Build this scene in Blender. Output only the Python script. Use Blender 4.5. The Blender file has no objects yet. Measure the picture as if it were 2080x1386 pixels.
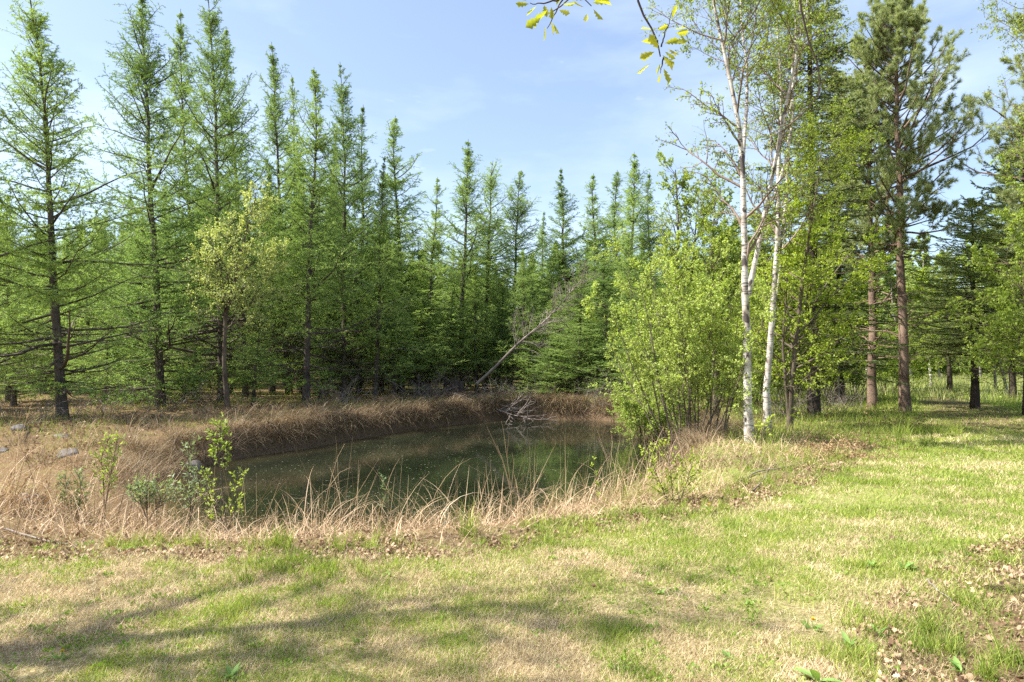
import bpy, math, random
import numpy as np
from mathutils import Vector, Matrix

# ------------------------------------------------------------------ camera, sky, sun, exposure
SC = bpy.context.scene
COL = SC.collection
F = 1387.0                      # focal length in photograph pixels (24 mm on 36 mm)
CAM_H = 1.6
PITCH = math.atan(47.0 / F)
cd = bpy.data.cameras.new("camera"); cam = bpy.data.objects.new("camera", cd); COL.objects.link(cam)
cd.lens = 24.0; cd.sensor_width = 36.0; cd.clip_end = 3000; cd.clip_start = 0.05
cam.location = (0, 0, CAM_H); cam.rotation_euler = (math.pi / 2 + PITCH, 0, 0)
SC.camera = cam

SUN_EL = math.radians(52); SUN_AZ = math.radians(-97)     # azimuth from +Y, clockwise positive
sun_dir = Vector((math.sin(SUN_AZ) * math.cos(SUN_EL), math.cos(SUN_AZ) * math.cos(SUN_EL), math.sin(SUN_EL)))
w = bpy.data.worlds.new("World"); SC.world = w; w.use_nodes = True
nt = w.node_tree; nt.nodes.clear()
out = nt.nodes.new("ShaderNodeOutputWorld"); bg = nt.nodes.new("ShaderNodeBackground"); bg.inputs[1].default_value = 0.102
sky = nt.nodes.new("ShaderNodeTexSky"); sky.sky_type = 'NISHITA'; sky.sun_disc = False
sky.sun_elevation = SUN_EL; sky.sun_rotation = SUN_AZ; sky.air_density = 1.0; sky.dust_density = 1.6; sky.ozone_density = 1.0
# thin high cloud veil over the sky
tc = nt.nodes.new("ShaderNodeTexCoord"); mp = nt.nodes.new("ShaderNodeMapping"); mp.inputs['Scale'].default_value = (1.0, 1.0, 3.2)
nz = nt.nodes.new("ShaderNodeTexNoise"); nz.inputs['Scale'].default_value = 2.6; nz.inputs['Detail'].default_value = 7; nz.inputs['Roughness'].default_value = 0.55
cr = nt.nodes.new("ShaderNodeValToRGB"); cr.color_ramp.elements[0].position = 0.42; cr.color_ramp.elements[1].position = 0.75
cr.color_ramp.elements[0].color = (0.12, 0.12, 0.12, 1); cr.color_ramp.elements[1].color = (0.55, 0.55, 0.55, 1)
nz2 = nt.nodes.new("ShaderNodeTexNoise"); nz2.inputs['Scale'].default_value = 9; nz2.inputs['Detail'].default_value = 6
cr2 = nt.nodes.new("ShaderNodeValToRGB"); cr2.color_ramp.elements[0].position = 0.68; cr2.color_ramp.elements[1].position = 0.82
cr2.color_ramp.elements[0].color = (0, 0, 0, 1); cr2.color_ramp.elements[1].color = (0.5, 0.5, 0.5, 1)
ad = nt.nodes.new("ShaderNodeMath"); ad.operation = 'ADD'; ad.use_clamp = True
mx = nt.nodes.new("ShaderNodeMixRGB"); mx.inputs[2].default_value = (4.6, 5.3, 6.6, 1)
L = nt.links
L.new(tc.outputs['Generated'], mp.inputs[0]); L.new(mp.outputs[0], nz.inputs[0]); L.new(mp.outputs[0], nz2.inputs[0])
L.new(nz.outputs[0], cr.inputs[0]); L.new(nz2.outputs[0], cr2.inputs[0]); L.new(cr.outputs[0], ad.inputs[0]); L.new(cr2.outputs[0], ad.inputs[1])
L.new(ad.outputs[0], mx.inputs[0]); L.new(sky.outputs[0], mx.inputs[1]); L.new(mx.outputs[0], bg.inputs[0]); L.new(bg.outputs[0], out.inputs[0])
sl = bpy.data.lights.new("sun", 'SUN'); sl.energy = 5.0; sl.angle = math.radians(0.53); sl.color = (1.0, 0.955, 0.87)
so = bpy.data.objects.new("sun", sl); COL.objects.link(so); so.rotation_euler = sun_dir.to_track_quat('Z', 'Y').to_euler()
SC.view_settings.view_transform = 'Standard'; SC.view_settings.look = 'None'; SC.view_settings.gamma = 1.0
SC.view_settings.use_curve_mapping = False; SC.view_settings.exposure = 1.35
SC.render.engine = 'CYCLES'
SC.cycles.max_bounces = 7; SC.cycles.diffuse_bounces = 4; SC.cycles.glossy_bounces = 3; SC.cycles.transmission_bounces = 4
SC.cycles.transparent_max_bounces = 4; SC.cycles.caustics_reflective = False; SC.cycles.caustics_refractive = False
SC.cycles.use_denoising = False

# ------------------------------------------------------------------ helpers
def ray(px, py):
    u = px - 1040.0; v = 693.0 - py
    return np.array([u, F * math.cos(PITCH) - v * math.sin(PITCH), F * math.sin(PITCH) + v * math.cos(PITCH)])
def P3(px, py, d):
    """point seen at photograph pixel px,py at distance d along +Y"""
    r = ray(px, py); s = d / r[1]
    return np.array([r[0] * s, d, CAM_H + r[2] * s])
def PG(px, py, z=0.0):
    r = ray(px, py); s = (z - CAM_H) / r[2]
    return np.array([r[0] * s, r[1] * s])

def hsh(ix, iy, seed):
    n = (ix.astype(np.int64) * 374761393 + iy.astype(np.int64) * 668265263 + seed * 974634777) & 0x7fffffff
    n = ((n ^ (n >> 13)) * 1274126177) & 0x7fffffff
    n = n ^ (n >> 16)
    return (n & 0xffff) / 65535.0
def vn(x, y, s=1.0, seed=0):
    x = np.asarray(x, float) / s; y = np.asarray(y, float) / s
    ix = np.floor(x); iy = np.floor(y); fx = x - ix; fy = y - iy
    fx = fx * fx * (3 - 2 * fx); fy = fy * fy * (3 - 2 * fy)
    a = hsh(ix, iy, seed); b = hsh(ix + 1, iy, seed); c = hsh(ix, iy + 1, seed); d = hsh(ix + 1, iy + 1, seed)
    return (a * (1 - fx) + b * fx) * (1 - fy) + (c * (1 - fx) + d * fx) * fy
def fbm(x, y, s, seed=0, o=3):
    t = 0; a = 1; n = 0
    for i in range(o):
        t = t + a * vn(x, y, s / 2 ** i, seed + i * 17); n += a; a *= 0.5
    return t / n
def sdist(x, y, poly):
    """signed distance to a closed polygon, negative inside"""
    x = np.asarray(x, float); y = np.asarray(y, float); sh = x.shape; x = x.ravel(); y = y.ravel()
    best = np.full(x.shape, 1e9); ins = np.zeros(x.shape, bool)
    n = len(poly)
    for i in range(n):
        ax, ay = poly[i]; bx, by = poly[(i + 1) % n]
        dx, dy = bx - ax, by - ay; l2 = dx * dx + dy * dy + 1e-12
        t = np.clip(((x - ax) * dx + (y - ay) * dy) / l2, 0, 1)
        best = np.minimum(best, (x - ax - t * dx) ** 2 + (y - ay - t * dy) ** 2)
        c = ((ay > y) != (by > y)) & (x < (bx - ax) * (y - ay) / (by - ay + 1e-12) + ax)
        ins ^= c
    d = np.sqrt(best); return np.where(ins, -d, d).reshape(sh)
def sstep(a, b, x):
    t = np.clip((x - a) / (b - a), 0, 1); return t * t * (3 - 2 * t)
def nrm(v):
    return v / (np.linalg.norm(v, axis=-1, keepdims=True) + 1e-9)

# ------------------------------------------------------------------ terrain
WZ = -0.5
shore_px = [(285, 1000), (330, 972), (395, 952), (450, 938), (520, 926), (620, 912), (700, 896), (800, 880), (900, 866), (965, 858),
            (1040, 851), (1120, 853), (1200, 853), (1270, 858), (1330, 870), (1395, 888), (1420, 915), (1400, 950), (1330, 985),
            (1240, 1010), (1140, 1032), (1040, 1056), (900, 1072), (760, 1082), (600, 1090), (470, 1090), (370, 1072), (290, 1035)]
POND = [tuple(PG(px, py, WZ)) for px, py in shore_px]
lawn_px = [(0, 1150), (150, 1146), (300, 1138), (450, 1150), (600, 1160), (760, 1152), (900, 1145), (1050, 1125), (1150, 1108), (1300, 1075), (1400, 1055), (1500, 1036),
           (1600, 1010), (1680, 985), (1760, 945), (1830, 915), (1868, 892), (1882, 866), (1878, 842), (1872, 818), (1878, 806)]
lawn_px2 = [(1950, 812), (2010, 828), (2090, 850), (2200, 880), (2500, 950), (2600, 1040), (2300, 1085), (2090, 1105), (1990, 1118), (1930, 1150), (1880, 1200), (1790, 1290), (1730, 1350), (1690, 1400), (1660, 1600), (1640, 2400)]
LAWN = [tuple(PG(*p)) for p in lawn_px + lawn_px2] + [(-6, 0.8), (-9, 3), (-9, 5.6)]
PATH = [tuple(PG(*p)) for p in [(1878, 842), (1868, 818), (1890, 806), (1960, 812), (2010, 828), (2100, 852), (2160, 885), (1990, 878), (1900, 868)]]

GULLY = [tuple(PG(px, py, -.4)) for px, py in [(-400, 955), (-100, 962), (100, 975), (300, 985), (330, 1010), (290, 1040), (100, 1052), (-100, 1050), (-400, 1040)]]
def spond(x, y): return np.minimum(sdist(x, y, POND), sdist(x, y, GULLY))
def terrain(x, y):
    x = np.asarray(x, float); y = np.asarray(y, float)
    s = sdist(x, y, POND)
    # far and side banks are steep, the near bank shelves gently
    near = sstep(14.0, 9.0, y + 0.25 * x)
    left = sstep(-2.0, -8, x) * 0.0
    wdt = 0.34 + 2.4 * near + 0.5 * sstep(2, 9, x)
    top = 0.02 + 0.12 * (1 - near) * sstep(8, 3, x)
    lump = (fbm(x, y, 2.2, 5) - 0.5)
    bank = WZ + (top - WZ) * (sstep(-0.05, 1.0, s / wdt) ** 0.8)
    z = np.where(s > 0, bank, WZ + s * 0.55)
    z = np.maximum(z, -1.6)
    sg = sdist(x, y, GULLY); z = np.minimum(z, -.36 + .40 * sstep(-.2, 1.3, sg) + 5 * (sg > 1.3) + .08 * (fbm(x, y, .9, 66) - .5))
    farb = sstep(0.2, 1.2, s) * (1 - near); z = z + farb * (np.maximum(fbm(x, y, 0.9, 15, 2) - .45, 0) * .2 + (fbm(x, y, .45, 16, 2) - .5) * .26) * sstep(26, 18, y) * sstep(5, 3, x)
    z = z + lump * 0.10 * sstep(0.1, 1.0, s) * (0.25 + 0.75 * (1 - near))
    z = z + (fbm(x, y, 14, 9) - 0.5) * 0.35 * sstep(18, 40, np.hypot(x, y))
    return z
def hz(x, y):
    return float(terrain(np.array([x]), np.array([y]))[0])

# ------------------------------------------------------------------ mesh accumulation
class Acc:
    def __init__(s): s.v = []; s.f = []; s.n = 0; s.m = []
    def polys(s, V, mi=0):
        """V (m,k,3): m separate polygons"""
        V = np.asarray(V, np.float32)
        if len(V) == 0: return
        m, k = V.shape[:2]
        s.v.append(V.reshape(-1, 3)); s.f.append((np.arange(m * k).reshape(m, k) + s.n)); s.n += m * k; s.m.append(np.full(m, mi))
    def grid(s, V, closed=False, mi=0):
        """V (m,a,b,3): m grids; b loops round when closed"""
        V = np.asarray(V, np.float32)
        if len(V) == 0: return
        m, a, b = V.shape[:3]
        idx = np.arange(m * a * b).reshape(m, a, b) + s.n
        if closed:
            i2 = np.roll(idx, -1, axis=2); q = np.stack([idx[:, :-1], i2[:, :-1], i2[:, 1:], idx[:, 1:]], -1)
        else:
            q = np.stack([idx[:, :-1, :-1], idx[:, :-1, 1:], idx[:, 1:, 1:], idx[:, 1:, :-1]], -1)
        q = q.reshape(-1, 4); s.v.append(V.reshape(-1, 3)); s.f.append(q); s.n += m * a * b; s.m.append(np.full(len(q), mi))
    def tubes(s, Pth, R, sides=5, mi=0):
        """Pth (m,k,3), R (m,k)"""
        Pth = np.asarray(Pth, float)
        if len(Pth) == 0: return
        T = nrm(np.gradient(Pth, axis=1))
        ref = np.where(np.abs(T[..., 2:3]) > 0.9, np.array([1.0, 0, 0]), np.array([0, 0, 1.0]))
        ref = np.broadcast_to(ref[:, :1], T.shape)
        U = nrm(np.cross(T, ref)); W = np.cross(T, U)
        a = np.arange(sides) * 2 * math.pi / sides
        ring = U[:, :, None, :] * np.cos(a)[None, None, :, None] + W[:, :, None, :] * np.sin(a)[None, None, :, None]
        s.grid(Pth[:, :, None, :] + ring * np.asarray(R)[:, :, None, None], True, mi)
    def mesh(s, name, smooth=False):
        me = bpy.data.meshes.new(name)
        if not s.v: return me
        V = np.concatenate(s.v); fl = [f.reshape(-1) for f in s.f]; lt = np.concatenate([np.full(len(f), f.shape[1]) for f in s.f])
        vi = np.concatenate(fl)
        me.vertices.add(len(V)); me.vertices.foreach_set('co', V.astype(np.float32).ravel())
        me.loops.add(len(vi)); me.loops.foreach_set('vertex_index', vi.astype(np.int32))
        me.polygons.add(len(lt)); ls = np.concatenate([[0], np.cumsum(lt)[:-1]])
        me.polygons.foreach_set('loop_start', ls.astype(np.int32)); me.polygons.foreach_set('loop_total', lt.astype(np.int32))
        me.polygons.foreach_set('material_index', np.concatenate(s.m).astype(np.int32))
        if smooth: me.polygons.foreach_set('use_smooth', np.ones(len(lt), bool))
        me.update(); return me

def leaves(acc, Pp, D, Ln, W, rng, fold=0.15, mi=0):
    n = len(Pp)
    if n == 0: return
    D = nrm(D); rn = rng.normal(size=(n, 3)); S = nrm(np.cross(D, rn)); N = np.cross(S, D)
    Ln = np.broadcast_to(np.asarray(Ln, float).reshape(-1, 1), (n, 1)); W = np.broadcast_to(np.asarray(W, float).reshape(-1, 1), (n, 1))
    a = Pp; b = Pp + D * Ln * 0.45 + S * W * 0.5 + N * Ln * fold; c = Pp + D * Ln; d = Pp + D * Ln * 0.45 - S * W * 0.5 + N * Ln * fold
    acc.polys(np.stack([a, b, c, d], 1), mi)
def needles(acc, Pp, D, Ln, W, rng, mi=0):
    n = len(Pp)
    if n == 0: return
    D = nrm(D); S = nrm(np.cross(D, rng.normal(size=(n, 3)))) * (np.asarray(W).reshape(-1, 1) * 0.5)
    Ln = np.asarray(Ln).reshape(-1, 1)
    acc.polys(np.stack([Pp - S, Pp + S, Pp + D * Ln], 1), mi)
def blades(acc, Pp, h, lean, curl, W, rng, seg=2, mi=0, az=None):
    """grass blades: Pp (n,3); h length; lean initial tilt (0 upright); curl extra bend over the length (radians)"""
    n = len(Pp)
    if n == 0: return
    h = np.broadcast_to(h, (n,)); lean = np.broadcast_to(lean, (n,)); curl = np.broadcast_to(curl, (n,)); W = np.broadcast_to(W, (n,))
    if az is None: az = rng.uniform(0, 2 * math.pi, n)
    H = np.stack([np.cos(az), np.sin(az), np.zeros(n)], 1); Z = np.array([0, 0, 1.0])
    sa = az + rng.normal(0, 0.9, n) + math.pi / 2
    S = np.stack([np.cos(sa), np.sin(sa), np.zeros(n)], 1)
    p = Pp.copy(); rows = []
    for k in range(seg + 1):
        t = k / seg; wd = W * (1 - 0.88 * t ** 1.5) * 0.5
        rows.append(np.stack([p - S * wd[:, None], p + S * wd[:, None]], 1))
        a = lean + curl * (t + 0.5 / seg)
        p = p + (H * np.sin(a)[:, None] + Z * np.cos(a)[:, None]) * (h / seg)[:, None]
    acc.grid(np.stack(rows, 1), False, mi)

def curves(P0, D0, Ln, k, rng, up=0.0, wig=0.15):
    """m polylines of k points starting at P0 heading D0"""
    m = len(P0); Ln = np.broadcast_to(np.asarray(Ln, float), (m,)); up = np.broadcast_to(np.asarray(up, float), (m,))
    D = nrm(D0); pts = [P0]; p = P0; st = (Ln / (k - 1))[:, None]; j = np.zeros((m, 3))
    for i in range(k - 1):
        j = j * 0.6 + rng.normal(size=(m, 3)) * wig
        d = nrm(D + np.array([0, 0, 1.0]) * (up * (i / (k - 1)))[:, None] + j)
        p = p + d * st; pts.append(p)
    return np.stack(pts, 1)
def at(paths, t):
    """paths (m,k,3), t (m,q) -> positions, tangents (m,q,3)"""
    k = paths.shape[1]; x = np.clip(t, 0, 0.9999) * (k - 1); i = x.astype(int); f = (x - i)[..., None]
    r = np.arange(len(paths))[:, None]; a = paths[r, i]; b = paths[r, i + 1]
    return a * (1 - f) + b * f, nrm(b - a)
def spawn(paths, q, rng, t0, t1, ang, Ln, k=5, up=0.0, wig=0.15, flat=0.0, taper=0.6):
    """q children per path; returns (m*q,k,3), parent index, t"""
    m = len(paths); t = t0 + (t1 - t0) * (np.arange(q)[None] + rng.uniform(0, 1, (m, q))) / q
    p, T = at(paths, t)
    R = rng.normal(size=(m, q, 3)); pr = nrm(np.cross(T, R))
    if flat > 0:
        sgn = np.where((np.arange(q)[None] + rng.integers(0, 2, (m, 1))) % 2 == 0, 1.0, -1.0)[..., None]
        hp = nrm(np.cross(T, np.array([0, 0, 1.0])) + 1e-6) * sgn; pr = nrm(pr * (1 - flat) + hp * flat)
    a = ang * rng.uniform(0.75, 1.25, (m, q))[..., None]
    D = T * np.cos(a) + pr * np.sin(a)
    Ln = np.asarray(Ln, float).reshape(-1, 1) * (1 - taper * (t - t0) / (t1 - t0 + 1e-9)) * rng.uniform(0.6, 1.2, (m, q))
    c = curves(p.reshape(-1, 3), D.reshape(-1, 3), Ln.ravel(), k, rng, up, wig)
    return c, np.repeat(np.arange(m), q), t.ravel()
def plen(paths): return np.linalg.norm(np.diff(paths, axis=1), axis=2).sum(1)
def taperR(r0, k, end=0.25):
    r0 = np.asarray(r0, float).reshape(-1, 1); return r0 * (1 - (1 - end) * np.linspace(0, 1, k)[None])

# ------------------------------------------------------------------ materials
def new_mat(name):
    m = bpy.data.materials.new(name); m.use_nodes = True; n = m.node_tree; n.nodes.clear(); o = n.nodes.new("ShaderNodeOutputMaterial")
    return m, n, o
def ramp(n, stops, fac):
    r = n.nodes.new("ShaderNodeValToRGB"); e = r.color_ramp.elements
    while len(e) < len(stops): e.new(0.5)
    for i, (p, c) in enumerate(stops): e[i].position = p; e[i].color = (*c, 1)
    n.links.new(fac, r.inputs[0]); return r.outputs[0]
def leaf_mat(name, c0, c1, c2=None, trans=0.4, tcol=(1.15, 1.2, 0.5), rough=0.55, objvar=0.25, gloss=0.25):
    m, n, o = new_mat(name); l = n.links
    g = n.nodes.new("ShaderNodeNewGeometry"); oi = n.nodes.new("ShaderNodeObjectInfo")
    nz = n.nodes.new("ShaderNodeTexNoise"); nz.inputs['Scale'].default_value = 0.9; nz.inputs['Detail'].default_value = 2
    l.new(g.outputs['Position'], nz.inputs['Vector'])
    a = n.nodes.new("ShaderNodeMath"); a.operation = 'MULTIPLY_ADD'; l.new(g.outputs['Random Per Island'], a.inputs[0]); a.inputs[1].default_value = 0.6
    b = n.nodes.new("ShaderNodeMath"); b.operation = 'MULTIPLY_ADD'; l.new(nz.outputs[0], b.inputs[0]); b.inputs[1].default_value = 0.7; b.inputs[2].default_value = -0.27
    c = n.nodes.new("ShaderNodeMath"); c.operation = 'MULTIPLY_ADD'; l.new(oi.outputs['Random'], c.inputs[0]); c.inputs[1].default_value = objvar; l.new(b.outputs[0], c.inputs[2])
    l.new(c.outputs[0], a.inputs[2])
    st = [(0.1, c0), (0.8, c1)] + ([(0.97, c2)] if c2 else [])
    col = ramp(n, st, a.outputs[0])
    bs = n.nodes.new("ShaderNodeBsdfPrincipled"); bs.inputs['Roughness'].default_value = rough; bs.inputs['Specular IOR Level'].default_value = gloss
    l.new(col, bs.inputs['Base Color'])
    tr = n.nodes.new("ShaderNodeBsdfTranslucent"); mu = n.nodes.new("ShaderNodeMixRGB"); mu.blend_type = 'MULTIPLY'; mu.inputs[0].default_value = 1
    l.new(col, mu.inputs[1]); mu.inputs[2].default_value = (tcol[0] * 1.0, tcol[1] * 1.0, tcol[2] * 1.0, 1); l.new(mu.outputs[0], tr.inputs[0])
    mi = n.nodes.new("ShaderNodeMixShader"); mi.inputs[0].default_value = trans; l.new(bs.outputs[0], mi.inputs[1]); l.new(tr.outputs[0], mi.inputs[2])
    l.new(mi.outputs[0], o.inputs[0]); return m
def bark_mat(name, c0, c1, sc=(6, 6, 1.6), bump=0.6, rough=0.9, scale=6.0):
    m, n, o = new_mat(name); l = n.links
    tc = n.nodes.new("ShaderNodeTexCoord"); mp = n.nodes.new("ShaderNodeMapping"); mp.inputs['Scale'].default_value = sc; l.new(tc.outputs['Object'], mp.inputs[0])
    nz = n.nodes.new("ShaderNodeTexNoise"); nz.inputs['Scale'].default_value = scale; nz.inputs['Detail'].default_value = 6; nz.inputs['Roughness'].default_value = 0.7
    l.new(mp.outputs[0], nz.inputs['Vector'])
    nb = n.nodes.new("ShaderNodeTexNoise"); nb.inputs['Scale'].default_value = 1.3; nb.inputs['Detail'].default_value = 3; l.new(tc.outputs['Object'], nb.inputs['Vector'])
    av = n.nodes.new("ShaderNodeMath"); av.operation = 'MULTIPLY_ADD'; av.inputs[1].default_value = 0.5; l.new(nb.outputs[0], av.inputs[0])
    hf = n.nodes.new("ShaderNodeMath"); hf.operation = 'MULTIPLY'; hf.inputs[1].default_value = 0.5; l.new(nz.outputs[0], hf.inputs[0]); l.new(hf.outputs[0], av.inputs[2])
    col = ramp(n, [(0.38, c0), (0.62, c1)], av.outputs[0])
    bs = n.nodes.new("ShaderNodeBsdfPrincipled"); bs.inputs['Roughness'].default_value = rough; bs.inputs['Specular IOR Level'].default_value = 0.15
    l.new(col, bs.inputs['Base Color'])
    bp = n.nodes.new("ShaderNodeBump"); bp.inputs['Strength'].default_value = bump; bp.inputs['Distance'].default_value = 0.03; l.new(nz.outputs[0], bp.inputs['Height']); l.new(bp.outputs[0], bs.inputs['Normal'])
    l.new(bs.outputs[0], o.inputs[0]); return m
def birch_mat():
    m, n, o = new_mat("birch_bark"); l = n.links
    tc = n.nodes.new("ShaderNodeTexCoord"); mp = n.nodes.new("ShaderNodeMapping"); mp.inputs['Scale'].default_value = (4, 4, 26); l.new(tc.outputs['Object'], mp.inputs[0])
    nz = n.nodes.new("ShaderNodeTexNoise"); nz.inputs['Scale'].default_value = 1.6; nz.inputs['Detail'].default_value = 4; l.new(mp.outputs[0], nz.inputs['Vector'])
    k1 = ramp(n, [(0.55, (0, 0, 0)), (0.63, (1, 1, 1))], nz.outputs[0])
    mp2 = n.nodes.new("ShaderNodeMapping"); mp2.inputs['Scale'].default_value = (3, 3, 2.0); l.new(tc.outputs['Object'], mp2.inputs[0])
    n2 = n.nodes.new("ShaderNodeTexNoise"); n2.inputs['Scale'].default_value = 2.0; n2.inputs['Detail'].default_value = 5; l.new(mp2.outputs[0], n2.inputs['Vector'])
    k2 = ramp(n, [(0.57, (0, 0, 0)), (0.63, (1, 1, 1))], n2.outputs[0])
    n3 = n.nodes.new("ShaderNodeTexNoise"); n3.inputs['Scale'].default_value = 5.0; n3.inputs['Detail'].default_value = 5; l.new(tc.outputs['Object'], n3.inputs['Vector'])
    base = ramp(n, [(0.3, (0.26, 0.21, 0.17)), (0.5, (0.50, 0.45, 0.40)), (0.72, (0.68, 0.65, 0.60))], n3.outputs[0])
    mk = n.nodes.new("ShaderNodeMath"); mk.operation = 'MAXIMUM'; l.new(k1, mk.inputs[0]); l.new(k2, mk.inputs[1])
    mx = n.nodes.new("ShaderNodeMixRGB"); l.new(mk.outputs[0], mx.inputs[0]); l.new(base, mx.inputs[1]); mx.inputs[2].default_value = (0.07, 0.055, 0.05, 1)
    bs = n.nodes.new("ShaderNodeBsdfPrincipled"); bs.inputs['Roughness'].default_value = 0.7; l.new(mx.outputs[0], bs.inputs['Base Color'])
    bp = n.nodes.new("ShaderNodeBump"); bp.inputs['Strength'].default_value = 0.3; bp.inputs['Distance'].default_value = 0.01; l.new(nz.outputs[0], bp.inputs['Height']); l.new(bp.outputs[0], bs.inputs['Normal'])
    l.new(bs.outputs[0], o.inputs[0]); return m
def ground_mat():
    m, n, o = new_mat("ground_cover"); l = n.links
    g = n.nodes.new("ShaderNodeNewGeometry")
    def noise(s, d=4, r=0.6):
        x = n.nodes.new("ShaderNodeTexNoise"); x.inputs['Scale'].default_value = s; x.inputs['Detail'].default_value = d; x.inputs['Roughness'].default_value = r
        l.new(g.outputs['Position'], x.inputs['Vector']); return x.outputs[0]
    fine = noise(38, 5, 0.7); mid = noise(3.2, 4); big = noise(0.55, 3)
    straw = ramp(n, [(0.30, (0.12, 0.08, 0.04)), (0.5, (0.28, 0.21, 0.115)), (0.7, (0.48, 0.39, 0.24))], fine)
    green = ramp(n, [(0.30, (0.10, 0.13, 0.03)), (0.55, (0.22, 0.27, 0.06)), (0.75, (0.34, 0.36, 0.11))], fine)
    soil = ramp(n, [(0.30, (0.03, 0.02, 0.013)), (0.5, (0.11, 0.075, 0.045)), (0.72, (0.27, 0.19, 0.12))], fine)
    wood = ramp(n, [(0.30, (0.05, 0.033, 0.02)), (0.5, (0.15, 0.10, 0.055)), (0.72, (0.30, 0.23, 0.12))], fine)
    def attr(nm):
        a = n.nodes.new("ShaderNodeAttribute"); a.attribute_name = nm; return a.outputs['Fac']
    def mix(f, a, b):
        x = n.nodes.new("ShaderNodeMixRGB"); l.new(f, x.inputs[0]); l.new(a, x.inputs[1]); l.new(b, x.inputs[2]); return x.outputs[0]
    gm = n.nodes.new("ShaderNodeMath"); gm.operation = 'MULTIPLY_ADD'; l.new(mid, gm.inputs[0]); gm.inputs[1].default_value = 1.1; gm.inputs[2].default_value = -0.55
    gs = n.nodes.new("ShaderNodeMath"); gs.operation = 'ADD'; gs.use_clamp = True; l.new(gm.outputs[0], gs.inputs[0]); l.new(attr("green"), gs.inputs[1])
    lawn = mix(gs.outputs[0], straw, green)
    bare = ramp(n, [(0.60, (0, 0, 0)), (0.72, (0.75, 0.75, 0.75))], big)
    lawn = mix(bare, lawn, soil)
    rough = mix(gs.outputs[0], wood, green)
    c = mix(attr("lawn"), rough, lawn)
    lm = n.nodes.new('ShaderNodeMath'); lm.operation = 'MULTIPLY'; l.new(attr('litter'), lm.inputs[0]); lm.inputs[1].default_value = .35
    c = mix(lm.outputs[0], c, soil); c = mix(attr("wet"), c, soil)
    bs = n.nodes.new("ShaderNodeBsdfPrincipled"); bs.inputs['Roughness'].default_value = 1.0; bs.inputs['Specular IOR Level'].default_value = 0.05; l.new(c, bs.inputs['Base Color'])
    bp = n.nodes.new("ShaderNodeBump"); bp.inputs['Strength'].default_value = 0.8; bp.inputs['Distance'].default_value = 0.02; l.new(fine, bp.inputs['Height']); l.new(bp.outputs[0], bs.inputs['Normal'])
    l.new(bs.outputs[0], o.inputs[0]); return m
def water_mat():
    m, n, o = new_mat("pond_water"); l = n.links
    g = n.nodes.new("ShaderNodeNewGeometry")
    def noise(s, d=3, r=0.5):
        x = n.nodes.new("ShaderNodeTexNoise"); x.inputs['Scale'].default_value = s; x.inputs['Detail'].default_value = d; x.inputs['Roughness'].default_value = r
        l.new(g.outputs['Position'], x.inputs['Vector']); return x.outputs[0]
    deep = ramp(n, [(0.35, (0.008, 0.010, 0.006)), (0.65, (0.019, 0.023, 0.012))], noise(0.5))
    sh = n.nodes.new("ShaderNodeAttribute"); sh.attribute_name = "shallow"
    c = n.nodes.new("ShaderNodeMixRGB"); l.new(sh.outputs['Fac'], c.inputs[0]); l.new(deep, c.inputs[1]); c.inputs[2].default_value = (0.032, 0.028, 0.013, 1)
    bs = n.nodes.new("ShaderNodeBsdfPrincipled"); bs.inputs['Roughness'].default_value = 0.035; bs.inputs['IOR'].default_value = 1.33; l.new(c.outputs[0], bs.inputs['Base Color'])
    b = n.nodes.new("ShaderNodeBump"); b.inputs['Strength'].default_value = 0.035; b.inputs['Distance'].default_value = 0.02; l.new(noise(5.0, 4, 0.6), b.inputs['Height']); l.new(b.outputs[0], bs.inputs['Normal'])
    l.new(bs.outputs[0], o.inputs[0]); return m

M = {}
M['larch'] = leaf_mat("larch_needles", (0.115, 0.20, 0.075), (0.43, 0.53, 0.165), None, 0.42, (1.08, 1.2, 0.65), objvar=.42)
M['larchbark'] = bark_mat("larch_bark", (0.045, 0.036, 0.030), (0.17, 0.14, 0.115))
M['deadwood'] = bark_mat("weathered_wood", (0.09, 0.07, 0.06), (0.30, 0.255, 0.22), (3, 3, 3), 0.3)
M['pinebark'] = bark_mat("pine_bark", (0.05, 0.03, 0.022), (0.34, 0.24, 0.18), (9, 9, 3), 1.0)
M['darkbark'] = bark_mat("dark_bark", (0.022, 0.018, 0.015), (0.10, 0.075, 0.06))
M['shrubbark'] = bark_mat("shrub_bark", (0.06, 0.045, 0.035), (0.20, 0.16, 0.12))
M['greybark'] = bark_mat("grey_bark", (0.14, 0.12, 0.10), (0.36, 0.33, 0.29))
M['birch'] = birch_mat(); M['twig'] = bark_mat('birch_twig', (0.10, 0.065, 0.05), (0.30, 0.23, 0.19))
M['birchleaf'] = leaf_mat("birch_leaf", (0.20, 0.29, 0.05), (0.42, 0.50, 0.11), None, 0.5)
M['willowleaf'] = leaf_mat("willow_leaf", (0.26, 0.36, 0.06), (0.52, 0.60, 0.18), None, 0.45)
M['paleleaf'] = leaf_mat("pale_leaf", (0.34, 0.40, 0.15), (0.60, 0.64, 0.28), None, 0.4)
M['greyleaf'] = leaf_mat("grey_green_leaf", (0.17, 0.24, 0.11), (0.36, 0.42, 0.24), None, 0.35)
M['mapleleaf'] = leaf_mat("bright_leaf", (0.24, 0.33, 0.03), (0.48, 0.56, 0.09), None, 0.5)
M['oakleaf'] = leaf_mat("oak_leaf", (0.30, 0.33, 0.04), (0.50, 0.48, 0.07), (0.5, 0.36, 0.08), 0.55)
M['pine'] = leaf_mat("pine_needles", (0.15, 0.20, 0.09), (0.46, 0.50, 0.27), None, 0.35)
M['spruce'] = leaf_mat("spruce_needles", (0.16, 0.22, 0.08), (0.42, 0.47, 0.19), None, 0.45)
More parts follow.
